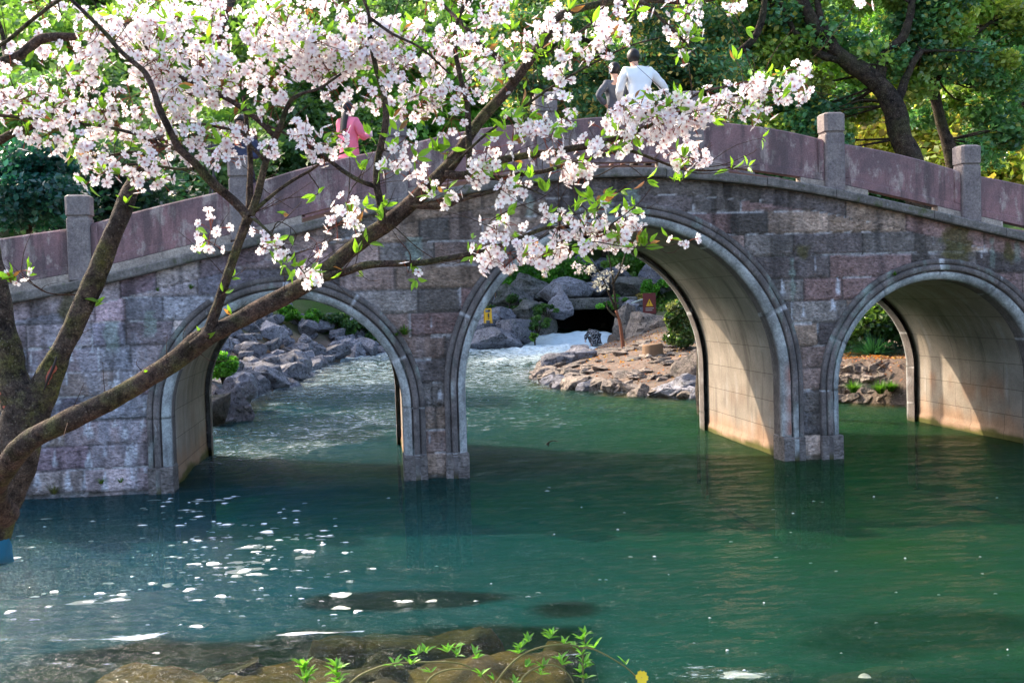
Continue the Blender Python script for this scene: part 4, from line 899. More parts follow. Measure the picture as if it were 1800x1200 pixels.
# ground cover on the slope behind and fallen leaves on the bare soil
q = np.random.default_rng(77); K = []
while len(K) < 1500:
    x, y = q.uniform(-16, 26), 47 + 26 * q.random() ** 1.6
    if x < -4 and q.random() < .6: y = q.uniform(30, 60); x = q.uniform(-14, -10)
    if river_sd(np.array([x]), np.array([y]))[0] > 1.2: K.append((x, y, float(ground_h(x, y)) + .1, q.uniform(.2, .5)))
o = foliage('ground_cover', K, 34, .17, [(.09, .24, .03), (.13, .32, .04), (.18, .36, .06), (.07, .16, .05), (.2, .22, .08)], None, 'leaf', 78, .2); tag(o, 'low leafy ground cover over the slope behind the river', 'ground cover', kind='stuff')
P_ = []
while len(P_) < 5200:
    x, y = (q.uniform(.8, 9), q.uniform(24, 45)) if q.random() < .7 else (q.uniform(6.5, 10), q.uniform(22.8, 26))
    if river_sd(np.array([x]), np.array([y]))[0] > .15: P_.append((x, y, float(ground_h(x, y)) + .02))
V, F = leaf_arr(np.array(P_), .07, q, .8, .4); c = np.array([(.38, .13, .04), (.28, .10, .04), (.45, .26, .08), (.16, .09, .05)])[q.integers(0, 4, len(P_))] * q.uniform(.7, 1.3, (len(P_), 1))
o = npmesh('fallen_leaves', V, F, M['leaf'], None, np.clip(np.repeat(c, 4, 0), .01, .9), smooth=False); tag(o, 'rusty fallen leaves littering the bare soil of the spit', 'leaves', kind='stuff')
# ------------------------------------------------------------------ small things beyond the bridge
b0 = at(1100, 630, 36.2); b0[2] = ground_h(b0[0], b0[1]) - .05
tr_ = empty('young_tree', b0, 0, 'thin reddish young tree with bare forking branches on the spit', 'tree')
def P36(l): return [at(x, y, 36.2) - b0 for x, y in l]
m = MB(); m.tube(smooth_path([np.zeros(3)] + P36([(1096, 612), (1090, 570), (1083, 545)]), 14), np.linspace(.07, .045, 14), 8, .15); m.build('trunk', M['red_bark'], tr_, True)
m = MB()
for l in [[(1083, 545), (1072, 520), (1062, 495), (1048, 470), (1038, 455)], [(1083, 545), (1080, 515), (1076, 480), (1070, 450), (1068, 430)], [(1076, 500), (1090, 475), (1098, 450), (1104, 430)], [(1064, 500), (1055, 505), (1050, 490)], [(1088, 560), (1070, 545), (1066, 530)]]:
    m.tube(smooth_path(P36(l), 10), np.linspace(.045, .012, 10), 6)
m.build('branches', M['bark'], tr_, True)
q = np.random.default_rng(4); K = []
for x, y in [(1052, 500), (1060, 505), (1068, 480), (1045, 478), (1020, 478), (1015, 468), (1035, 470), (1095, 470), (1058, 490)]: K.append((*(at(x, y, 36.2) - b0), .22))
foliage('blossoms', K, 26, .10, [(.62, .58, .56), (.5, .5, .42)], tr_, 'petal', 5, asp=.5)
# stump
c = at(1148, 645, 32.3); c[2] = ground_h(c[0], c[1]) - .05
V = []; n = 28; prof = [(-.1, 1.25), (.02, 1.12), (.2, 1.0), (.36, 1.0), (.40, .97), (.40, .6), (.385, .0)]
for z, r_ in prof:
    for k in range(n):
        a = 2 * math.pi * k / n; rr = .30 * r_ * (1 + .05 * math.sin(3 * a + .6) + .025 * math.sin(9 * a)); V.append((rr * math.cos(a), rr * math.sin(a), z + (.02 * math.cos(a) if z > .3 else 0)))
F = [(i * n + j, i * n + (j + 1) % n, (i + 1) * n + (j + 1) % n, (i + 1) * n + j) for i in range(len(prof) - 1) for j in range(n)]
o = npmesh('tree_stump', V, F, M['stump']); o.location = [float(z) for z in c]; tag(o, 'sawn brown tree stump standing on the spit behind the grass tufts', 'stump')
# yellow floor sign (folding A board with a cut-out handle)
c = at(858, 568, 44.2); yr = empty('floor_sign', c, .25, 'yellow folding caution sign standing among the rocks left of the rapids', 'sign')
for s_ in (-1, 1):
    m = MB(); tilt = .13 * s_
    def fr_(x0, x1, z0, z1):
        v = [(x, tilt * (1 - z / .62) + dy, z) for z in (z0, z1) for x in (x0, x1) for dy in (-.012, .012)]
        m.add([v[0], v[2], v[3], v[1], v[4], v[6], v[7], v[5]], [(0, 3, 2, 1), (4, 5, 6, 7), (0, 1, 5, 4), (1, 2, 6, 5), (2, 3, 7, 6), (3, 0, 4, 7)])
    fr_(-.15, -.11, 0, .60); fr_(.11, .15, 0, .60); fr_(-.109, .109, .12, .44); fr_(-.109, .109, .55, .60)
    m.build('board', M['yellow'], yr)
m = MB(); m.box(-.03, .03, -.125, -.114, .24, .40); m.box(-.03, .03, -.125, -.114, .17, .21); m.build('exclamation_mark', M['metal'], yr)
# dark red notice board with yellow triangle
c = at(1142, 556, 44.5); sg = empty('warning_board', c, .1, 'dark red notice board with a yellow warning triangle near the cave', 'sign')
m = MB(); m.box(-.27, .27, -.02, .02, .1, .95, .008); m.build('panel', M['sign_red'], sg)
for s_ in (-1, 1): m = MB(); m.box(s_ * .22 - .025, s_ * .22 + .025, -.05, -.021 + .045, -.5, .098); m.build('leg', M['metal'], sg)
m = MB(); v = [(-.15, -.026, .42), (.15, -.026, .42), (0, -.026, .72)]; m.add([*v, *[(x, -.021, z) for x, _, z in v]], [(0, 1, 2), (3, 5, 4), (0, 3, 4, 1), (1, 4, 5, 2), (2, 5, 3, 0)]); tri = m.build('warning_triangle', M['yellow'], sg)
m = MB(); m.box(-.014, .014, -.031, -.027, .52, .62); m.box(-.014, .014, -.031, -.027, .465, .49); m.build('exclamation_mark', M['metal'], tri)
m = MB(); [m.box(-.17, .17 - .06 * (i == 1), -.026, -.021, .32 - i * .08, .345 - i * .08) for i in range(2)]; m.build('text_lines', M['sign_white'], sg)
m = MB(); m.tube([at(1110, 533, 44.8), at(1126, 527, 44.8), at(1141, 524, 44.8)], .03, 6); o = m.build('railing_rod', plain('pale_rod', (.5, .6, .55))); tag(o, 'pale slanting rod resting on the rock left of the dark red notice board', 'rod')
# thin stake left of the rocks
m = MB(); p = at(871, 545, 50); m.tube([p - np.array([0, 0, .8]), p, p + np.array([.02, 0, .8])], .035, 6); o = m.build('wooden_stake', M['stump']); tag(o, 'thin wooden stake on the path left of the middle arch', 'stake')
# floating stick
c = onz(970, 781, .02); m = MB(); m.tube(smooth_path([(-.09, 0, 0), (-.03, 0, .05), (.04, .02, .06), (.10, .03, .045)], 10), np.linspace(.012, .006, 10), 6); m.tube([(-.06, 0, -.03), (-.05, 0, .04)], .012, 6)
o = m.build('floating_stick', M['bark']); o.location = [float(z) for z in c]; tag(o, 'small bent dark stick poking out of the water under the middle arch', 'stick')

# ------------------------------------------------------------------ people
def skin(name, chains, mat, parent, sub=2):
    """chains: lists of (x,y,z,r); points that repeat are shared, so branches join into one surface"""
    vs = []; rs_ = []; es = []; idx = {}; roots = []
    for ch in chains:
        prev = None
        for (x, y, z, r) in ch:
            key = (round(x, 4), round(y, 4), round(z, 4))
            if key not in idx: idx[key] = len(vs); vs.append((x, y, z)); rs_.append(r if isinstance(r, tuple) else (r, r))
            i = idx[key]
            if prev is None and idx[key] == len(vs) - 1 : roots.append(i)
            if prev is not None and prev != i: es.append((prev, i))
            prev = i
    me = bpy.data.meshes.new(name); me.from_pydata(vs, es, []); me.materials.append(mat); o = link(bpy.data.objects.new(name, me), parent)
    md = o.modifiers.new('skin', 'SKIN'); md.use_smooth_shade = True
    sk = me.skin_vertices[0].data if me.skin_vertices else None
    if sk is None:
        bm = bmesh.new(); bm.from_mesh(me); bm.verts.layers.skin.verify(); bm.to_mesh(me); bm.free(); sk = me.skin_vertices[0].data
    for i, r in enumerate(rs_): sk[i].radius = r; sk[i].use_root = i in roots
    s = o.modifiers.new('sub', 'SUBSURF'); s.levels = s.render_levels = sub
    return o
folds = bpy.data.textures.new('cloth_folds', 'CLOUDS'); folds.noise_scale = .16; folds.noise_depth = 2
def hand(wr, dr, pn, side):
    """palm and five curled fingers as chains; wr wrist, dr pointing direction, pn palm normal"""
    wr = np.array(wr, float); dr = np.array(dr, float) / np.linalg.norm(dr); pn = np.array(pn, float); pn -= dr * (pn @ dr); pn /= np.linalg.norm(pn); lt = np.cross(dr, pn) * side
    out = [[(*wr, .024), (*(wr + dr * .045), (.034, .018)), (*(wr + dr * .085), (.036, .015))]]
    for k, (o_, L) in enumerate([(.030, .072), (.010, .080), (-.010, .075), (-.028, .058)]):
        b_ = wr + dr * .075 + lt * o_; out.append([(*b_, .009), (*(b_ + dr * L * .5), .009), (*(b_ + dr * L * .8 + pn * .014), .008), (*(b_ + dr * L + pn * .03), .007)])
    b_ = wr + dr * .03 + lt * .028; out.append([(*b_, .011), (*(b_ + lt * .025 + dr * .025), .010), (*(b_ + lt * .034 + dr * .055 + pn * .01), .008)])
    return out
def person(label, loc, rz, H, pose, clothes, name='person', hair_long=False, bulk=1.0):
    """pose: joints in metres for a 1.7 m figure facing +Y"""
    root = empty(name, loc, rz, label, 'person'); root.scale = (H / 1.7,) * 3
    J = dict(pel=(0, 0, .93), sp=(0, 0, 1.10), ch=(0, .01, 1.30), nk=(0, 0, 1.45), hb=(0, .015, 1.53), hm=(0, .02, 1.60), ht=(0, .012, 1.675),
             ls=(-.17, 0, 1.39), le=(-.24, -.02, 1.12), lw=(-.24, .1, .90), rs=(.17, 0, 1.39), re=(.24, -.02, 1.12), rw=(.24, .1, .90),
             lh=(-.09, 0, .90), lk=(-.10, .03, .50), la=(-.10, -.01, .09), lt=(-.11, .13, .035), rh=(.09, 0, .90), rk=(.10, .03, .50), ra=(.10, -.01, .09), rt=(.11, .13, .035))
    J.update(pose)
    v = lambda k, r: (*J[k], r)
    L = lambda a, b_, q, r: (*[J[a][i] * (1 - q) + J[b_][i] * q for i in range(3)], r)
    hd = [np.array(J[w_]) - np.array(J[e]) for w_, e in (('lw', 'le'), ('rw', 're'))]
    body = [[v('pel', (.13, .10)), v('sp', (.115, .085)), v('ch', (.15, .10)), v('nk', .052), v('hb', (.058, .066)), v('hm', (.076, .095)), v('ht', (.058, .07))],
            [v('ch', (.15, .10)), v('ls', .055), L('ls', 'le', .5, .045), v('le', .036), L('le', 'lw', .5, .034), v('lw', .024)], [v('ch', (.15, .10)), v('rs', .055), L('rs', 're', .5, .045), v('re', .036), L('re', 'rw', .5, .034), v('rw', .024)],
            [v('pel', (.13, .10)), v('lh', .085), L('lh', 'lk', .5, .072), v('lk', .052), L('lk', 'la', .35, .052), v('la', .034), v('lt', .03)], [v('pel', (.13, .10)), v('rh', .085), L('rh', 'rk', .5, .072), v('rk', .052), L('rk', 'ra', .35, .052), v('ra', .034), v('rt', .03)]]
    body += hand(J['lw'], hd[0], (.7, .5, 0), 1) + hand(J['rw'], hd[1], (-.7, .5, 0), -1)
    hm = np.array(J['hm']); nose = hm + np.array([0, .095, -.012])
    body += [[(*(hm + np.array([0, .07, .01])), .014), (*nose, .012), (*(hm + np.array([0, .105, -.022])), .013)]]
    body += [[(*(hm + np.array([s_ * .074, -.004, -.02])), (.008, .016)), (*(hm + np.array([s_ * .082, -.012, .012])), (.008, .018))] for s_ in (-1, 1)]
    b = skin('body', body, M['skin'], root)
    def eyes():
        m = MB()
        for s_ in (-1, 1): m.box(hm[0] + s_ * .03 - .012, hm[0] + s_ * .03 + .012, hm[1] + .085, hm[1] + .094, hm[2] + .006, hm[2] + .014)
        m.box(hm[0] - .022, hm[0] + .022, hm[1] + .082, hm[1] + .09, hm[2] - .055, hm[2] - .048); return m.build('face_features', M['hair'], root)
    eyes()
    # hair cap
    bm = bmesh.new(); bmesh.ops.create_uvsphere(bm, u_segments=24, v_segments=16, radius=1)
    for vv in bm.verts:
        n_ = vnoise(np.array(vv.co[:])[None] * 7, 3)[0]; front = max(0, vv.co.y)
        vv.co = Vector((vv.co.x * .090 * (1 + .05 * n_), vv.co.y * .108 * (1 + .05 * n_) - .006, vv.co.z * .112 + .018 + front * max(0, -vv.co.z) * .14))
        if vv.co.y > .02 and vv.co.z < .035: vv.co.y = min(vv.co.y, .045); 
    me = bpy.data.meshes.new('hair'); bm.to_mesh(me); bm.free(); me.materials.append(M['hair']); me.polygons.foreach_set('use_smooth', [True] * len(me.polygons))
    h = link(bpy.data.objects.new('hair', me), root); h.location = hm
    if hair_long:
        skin('long_hair', [[(hm[0], hm[1] - .05, hm[2], (.085, .05)), (hm[0], hm[1] - .10, hm[2] - .14, (.085, .035)), (hm[0] - .01, hm[1] - .12, hm[2] - .30, (.08, .03)), (hm[0] - .02, hm[1] - .13, hm[2] - .40, (.045, .02))]], M['hair'], root)
    top, bottom, shoe = clothes
    tor = [(*J['pel'], (.165, .125)), (*J['sp'], (.15, .115)), (*J['ch'], (.18, .128)), (*[J['ch'][i] * .35 + J['nk'][i] * .65 for i in range(3)], (.09, .075))]
    tor = [(*a_[:3], (a_[3][0] * bulk, a_[3][1] * bulk)) for a_ in tor]
    B_ = lambda pt: (*pt[:3], pt[3] * bulk)
    skin('jacket', [tor, [tor[2], *map(B_, [v('ls', .078), L('ls', 'le', .5, .066), v('le', .056), L('le', 'lw', .5, .05), L('le', 'lw', .9, .042)])], [tor[2], *map(B_, [v('rs', .078), L('rs', 're', .5, .066), v('re', .056), L('re', 'rw', .5, .05), L('re', 'rw', .9, .042)])],
                   [tor[0], (J['pel'][0], J['pel'][1] - .0, J['pel'][2] - .13, (.165 * bulk, .125 * bulk))]], M[top], root, 3).modifiers.new('folds', 'DISPLACE').texture = folds
    for md in [m_ for o_ in root.children for m_ in o_.modifiers if m_.type == 'DISPLACE']: md.strength = .045; md.mid_level = .5
    skin('trousers', [[(*J['pel'], (.105, .08)), v('lh', .098), L('lh', 'lk', .5, .086), v('lk', .066), L('lk', 'la', .5, .062), L('lk', 'la', .92, .055)], [(*J['pel'], (.105, .08)), v('rh', .098), L('rh', 'rk', .5, .086), v('rk', .066), L('rk', 'ra', .5, .062), L('rk', 'ra', .92, .055)]], M[bottom], root)
    for k in ('l', 'r'): a, t_ = np.array(J[k + 'a']), np.array(J[k + 't']); skin('shoe', [[(a[0], a[1] - .05, .05, .045), (a[0], a[1] + .02, .055, .05), (*((a + t_) / 2)[:2], .048, .046), (t_[0], t_[1] + .02, .038, .038)]], M[shoe], root)
    return root, J
def deckpt(px, wd):
    t_ = 0
    for _ in range(40):
        p = bworld(t_, wd, 0); X = 900 + (p[0] / p[1]) * FPX + 7; t_ += (px - X) / FPX * p[1]
    return bworld(t_, wd, float(ledge(t_)) + .10)
p = deckpt(1143, .62)
person('person in a bright white jacket with short black hair leaning over on the bridge', p, TH + .12, 1.72, dict(ch=(-.01, .08, 1.28), nk=(-.015, .12, 1.44), hb=(-.025, .14, 1.515), hm=(-.03, .155, 1.59), ht=(-.035, .15, 1.665), ls=(-.19, .07, 1.37), rs=(.19, .07, 1.37),
       le=(-.27, .12, 1.12), lw=(-.20, .30, .98), re=(.38, .10, 1.20), rw=(.52, .22, 1.07), sp=(0, .02, 1.10)), ('white_cloth', 'dark_blue', 'black'), bulk=1.12)
p = deckpt(1100, 1.05)
person('person in grey mostly hidden behind the one in white, elbow out at the left', p, TH + .3, 1.58, dict(le=(-.34, -.02, 1.17), lw=(-.15, .02, 1.02), ls=(-.17, 0, 1.36)), ('grey_cloth', 'dark_blue', 'black'))
p = deckpt(446, .85)
person('person in a navy jacket with orange scarf behind the left railing', p, TH + math.pi * .9, 1.68, dict(le=(-.24, .05, 1.13), lw=(-.12, .25, 1.08), re=(.24, .05, 1.13), rw=(.12, .25, 1.08)), ('navy', 'dark_blue', 'black'))
r_ = S.objects[-1]
rt = [o for o in S.objects if o.get('label', '').startswith('person in a navy')][0]
skin('scarf', [[(-.07, .0, 1.46, .04), (0, .075, 1.44, .045), (.07, .0, 1.46, .04), (0, -.06, 1.47, .04)], [(0, .075, 1.44, .045), (.03, .12, 1.36, .035), (.02, .13, 1.27, .03)]], M['orange'], rt, 1)
skin('collar', [[(-.08, .02, 1.42, .03), (0, .10, 1.40, .03), (.08, .02, 1.42, .03)]], M['blue'], rt, 1)
p = deckpt(632, .75)
person('person in a pink top with long dark hair holding up a pale phone', p, TH - .75, 1.47, dict(re=(.22, .12, 1.14), rw=(.10, .36, 1.20), le=(-.24, .10, 1.12), lw=(-.06, .34, 1.19)), ('pink', 'dark_blue', 'black'), hair_long=True, bulk=1.1)
rt = [o for o in S.objects if o.get('label', '').startswith('person in a pink')][0]
c = rt.matrix_basis @ Vector((.03, .45, 1.24)); m = MB(); m.box(-.075, .075, -.006, .006, -.04, .04, .003); o = m.build('phone', M['phone']); o.location = c; o.rotation_euler.z = TH - .75; tag(o, 'pale phone held up by the person in pink', 'phone')
# crouching person at the waterfall
c = at(1046, 609, 44.0)
person('crouching person in a black and white patterned jacket beside the small waterfall', c, .5, 1.6, dict(pel=(0, -.12, .30), sp=(0, -.06, .46), ch=(0, .12, .62), nk=(0, .27, .66), hb=(0, .33, .66), hm=(0, .38, .64), ht=(0, .45, .66), ls=(-.17, .14, .64), rs=(.17, .14, .64), le=(-.22, .36, .46), lw=(-.15, .52, .28), re=(.22, .36, .46), rw=(.15, .52, .28),
       lh=(-.10, -.1, .28), lk=(-.15, .28, .42), la=(-.13, .02, .09), lt=(-.14, .16, .04), rh=(.10, -.1, .28), rk=(.15, .28, .42), ra=(.13, .02, .09), rt=(.14, .16, .04)), ('spotted', 'black', 'black'), bulk=1.35)
rock('boulder', (c[0], c[1] + .2, c[2] - .55), (.75, .7, .55), 'rock_dark', 'dark rock under the crouching person at the waterfall', k=4)
# black bag on the deck seen in the gap under the railing
p = deckpt(512, .47); bg = empty('shoulder_bag', p, TH, 'black bag lying on the deck, seen through the gap under the left railing', 'bag')
skin('bag_body', [[(-.24, 0, .07, (.05, .06)), (-.08, 0, .09, (.07, .08)), (.12, 0, .10, (.07, .08)), (.24, .01, .10, (.04, .05))]], M['black'], bg)
m = MB(); m.tube(smooth_path([(-.18, 0, .14), (-.05, -.03, .23), (.12, 0, .24), (.25, -.04, .13), (.30, -.05, .10)], 16), .012, 6); m.build('strap', M['black'], bg, True)
# tripod left of the person in navy
p = deckpt(394, .9); tp = empty('tripod', p, TH, 'dark slim tripod standing left of the person in navy', 'tripod')
for k in range(3): a = k * 2.09 + .4; m = MB(); m.tube([(0, 0, 1.0), (.32 * math.cos(a), .32 * math.sin(a), 0.01)], [.016, .010], 6); m.build('leg', M['metal'], tp)
m = MB(); m.tube([(0, 0, .95), (0, 0, 1.3)], .014, 6); m.build('centre_column', M['metal'], tp)
m = MB(); m.box(-.07, .07, -.04, .04, 1.3, 1.40, .01); m.tube([(0, -.04, 1.35), (0, -.12, 1.35)], .035, 10); m.build('camera_head', M['metal'], tp)

# ------------------------------------------------------------------ foam flecks
q = np.random.default_rng(9); rects = [(147, 1058, 48, 8), (205, 1053, 36, 7), (18, 1075, 20, 7), (62, 1047, 13, 4), (85, 1066, 14, 5), (95, 1038, 18, 4), (175, 1042, 18, 5), (215, 1044, 18, 5), (267, 1025, 18, 5), (295, 1027, 24, 6), (335, 1036, 24, 7), (374, 990, 30, 9), (415, 987, 24, 6), (430, 1003, 52, 10), (470, 982, 16, 9), (415, 1012, 22, 6), (450, 1010, 34, 5), (440, 960, 36, 8), (475, 960, 20, 8), (530, 977, 22, 6), (545, 968, 22, 4), (568, 956, 12, 4), (607, 971, 15, 5), (608, 1002, 17, 5), (615, 1020, 15, 4), (600, 1046, 32, 13), (598, 1067, 30, 6), (628, 1074, 17, 5), (388, 1048, 22, 6), (345, 1099, 26, 6), (275, 1145, 13, 5), (400, 920, 22, 14), (350, 907, 16, 7), (340, 898, 12, 4), (365, 880, 12, 5), (470, 933, 30, 6), (455, 944, 18, 4), (425, 1079, 12, 4), (580, 941, 13, 5), (560, 941, 10, 4), (505, 943, 14, 4), (492, 900, 9, 4), (300, 875, 8, 3), (320, 1005, 10, 3), (430, 920, 12, 3), (326, 952, 10, 3), (160, 950, 10, 4), (30, 980, 14, 4), (78, 925, 6, 3), (946, 1041, 9, 4), (929, 1050, 8, 3), (1108, 977, 9, 4), (1150, 977, 6, 3), (1054, 1017, 6, 3), (1065, 1018, 5, 3), (1365, 977, 6, 3), (1425, 987, 6, 3), (1470, 1002, 6, 3), (1727, 1006, 6, 3), (1750, 1040, 6, 3), (1430, 880, 6, 3), (1445, 882, 5, 3), (962, 862, 8, 3), (965, 855, 6, 2), (836, 1056, 8, 3), (715, 1056, 22, 4), (760, 1055, 20, 4), (1300, 1185, 70, 12), (1520, 1192, 24, 8), (700, 1056, 14, 3), (535, 1110, 90, 5)]
for _ in range(190):
    k = q.random()
    x, y = (q.normal(440, 85), q.normal(960, 45)) if k < .55 else ((q.normal(330, 40), q.normal(895, 20)) if k < .7 else (q.uniform(10, 640), q.uniform(905, 1100)))
    if 0 < y < 1195 and y > 872 and x > 5: rects.append((x, y, q.uniform(3.5, 13) if q.random() < .75 else q.uniform(13, 30), q.uniform(1.0, 2.4)))
for _ in range(26): rects.append((q.uniform(650, 1780), q.uniform(860, 1180), q.uniform(3, 6), q.uniform(.9, 1.5)))
V = []; Fq = []
for (x, y, w_, h_) in rects:
    c = onz(x, y, .0); s = c[1] / FPX; rx = w_ * s * .5; ry = rx * q.uniform(.8, 1.2) if w_ > 14 else rx * q.uniform(.6, 1.0); ry = min(ry, h_ * s * .5 * c[1] / HC * 1.0)
    wz = float(ZW[min(np.searchsorted(WXS, c[0]), len(WXS) - 1), min(np.searchsorted(WYS, c[1]), len(WYS) - 1)])
    n = 14; o_ = len(V); a0 = q.uniform(0, 6); fr1, fr2 = q.uniform(0, 6.28, 2); ex = (c[0], c[1])
    for k in range(n):
        a = 2 * math.pi * k / n; rr = 1 + .25 * math.sin(2 * a + fr1) + .25 * math.sin(3 * a + fr2) + q.uniform(-.2, .2); V.append((ex[0] + rx * rr * math.cos(a), ex[1] + ry * rr * math.sin(a), wz - .006))
    for k in range(n):
        a = 2 * math.pi * k / n; V.append((ex[0] + rx * .72 * math.cos(a), ex[1] + ry * .72 * math.sin(a), wz - .001))
    V.append((ex[0], ex[1], wz + .0005))
    Fq += [(o_ + k, o_ + (k + 1) % n, o_ + n + (k + 1) % n, o_ + n + k) for k in range(n)] + [(o_ + n + k, o_ + n + (k + 1) % n, o_ + 2 * n, o_ + 2 * n) for k in range(n)]
me = bpy.data.meshes.new('foam_flecks'); me.from_pydata(V, [], [f if f[2] != f[3] else f[:3] for f in Fq]); me.materials.append(M['foam']); me.polygons.foreach_set('use_smooth', [True] * len(me.polygons))
o = link(bpy.data.objects.new('foam_flecks', me)); tag(o, 'white foam flecks drifting on the dark water below the left arch', 'foam', kind='stuff')
# ------------------------------------------------------------------ the cherry tree in the foreground
DB = 3.7
def Br(pts, d=None): return np.array([at(x, y, (p[0] if p else (d or DB))) for x, y, *p in pts])
troot = Br([(0, 1000)])[0]; cherry = empty('cherry_tree', troot, 0, 'old cherry tree in full white blossom leaning in from the left over the river', 'tree')
def cl_(pts): return np.asarray(pts, float) - troot
NET = []      # network of points blossoms may hang from: (xyz, radius)
def branch(name, pts, rad, mat='cherry_bark', n=14, rough=.16, net=True, seed=0, den=9):
    P = Br(pts); k = max(10, len(P) * den); Q = smooth_path(np.hstack([P, np.array(rad)[:, None] / FPX * P[:, 1:2]]), k); r_ = np.maximum(Q[:, 3], .0012); Q = Q[:, :3]
    jit = fbm(Q * 7, seed + 5, 3)[:, None] * np.array([.0, .006, .006]) * (r_ > .006)[:, None] ; Q = Q + jit
    v, f = tube_arr(cl_(Q), r_, n, rough, seed); o = npmesh(name, v, f, M[mat], cherry)
    if net: NET.extend([(*q_, rr) for q_, rr in zip(Q, r_)])
    return Q
d0 = 3.85
branch('trunk', [(-150, 1260, d0), (-85, 1080, d0), (-38, 980, d0), (-8, 915, d0), (14, 850, d0), (34, 775, d0), (46, 715, d0), (46, 675, d0)], [56, 46, 41, 38, 37, 39, 35, 24], 'trunk_bark', 28, .26, False, 1, 12)
branch('limb', [(52, 735, d0), (80, 675, d0), (110, 612, d0), (150, 530, d0), (180, 455, d0), (206, 395, d0), (232, 330, d0 + .05), (262, 275, d0 + .1), (310, 195, 4.1), (352, 120, 4.2), (385, 50, 4.3), (410, -10, 4.4), (430, -60, 4.5)], [32, 25, 18.5, 17.5, 17.5, 16, 14, 12, 11, 10, 9, 8, 7], 'trunk_bark', 22, .20, True, 2)
branch('limb', [(52, 750, d0), (30, 700, d0), (15, 630, d0), (2, 550, d0), (-10, 480, d0), (-30, 380, d0)], [30, 30, 26, 20, 18, 16], 'trunk_bark', 20, .22, False, 3)
branch('bough', [(8, 905, 3.78), (-10, 870, 3.65), (8, 826, 3.52), (50, 775, 3.45), (120, 738, 3.43), (200, 700, 3.42), (300, 640, 3.42), (345, 605, 3.42), (400, 572, 3.42), (480, 530, 3.42), (560, 484, 3.42), (640, 422, 3.42), (700, 378, 3.42), (770, 312, 3.42), (800, 278, 3.42), (830, 230, 3.45), (858, 195, 3.47), (900, 148, 3.5), (930, 108, 3.5), (955, 70, 3.52), (985, 28, 3.55), (1030, 12, 3.6), (1080, 4, 3.65), (1140, 2, 3.7), (1220, 5, 3.75), (1290, -10, 3.8)],
       [26, 21, 20, 19, 19.5, 18, 17, 19, 15.5, 16, 15, 14.5, 14, 12.5, 11, 9.5, 9.5, 8.5, 8, 8, 7, 6.5, 5.5, 4.5, 3.5, 2], 'cherry_bark', 24, .15, True, 4, 8)
bd = 3.40
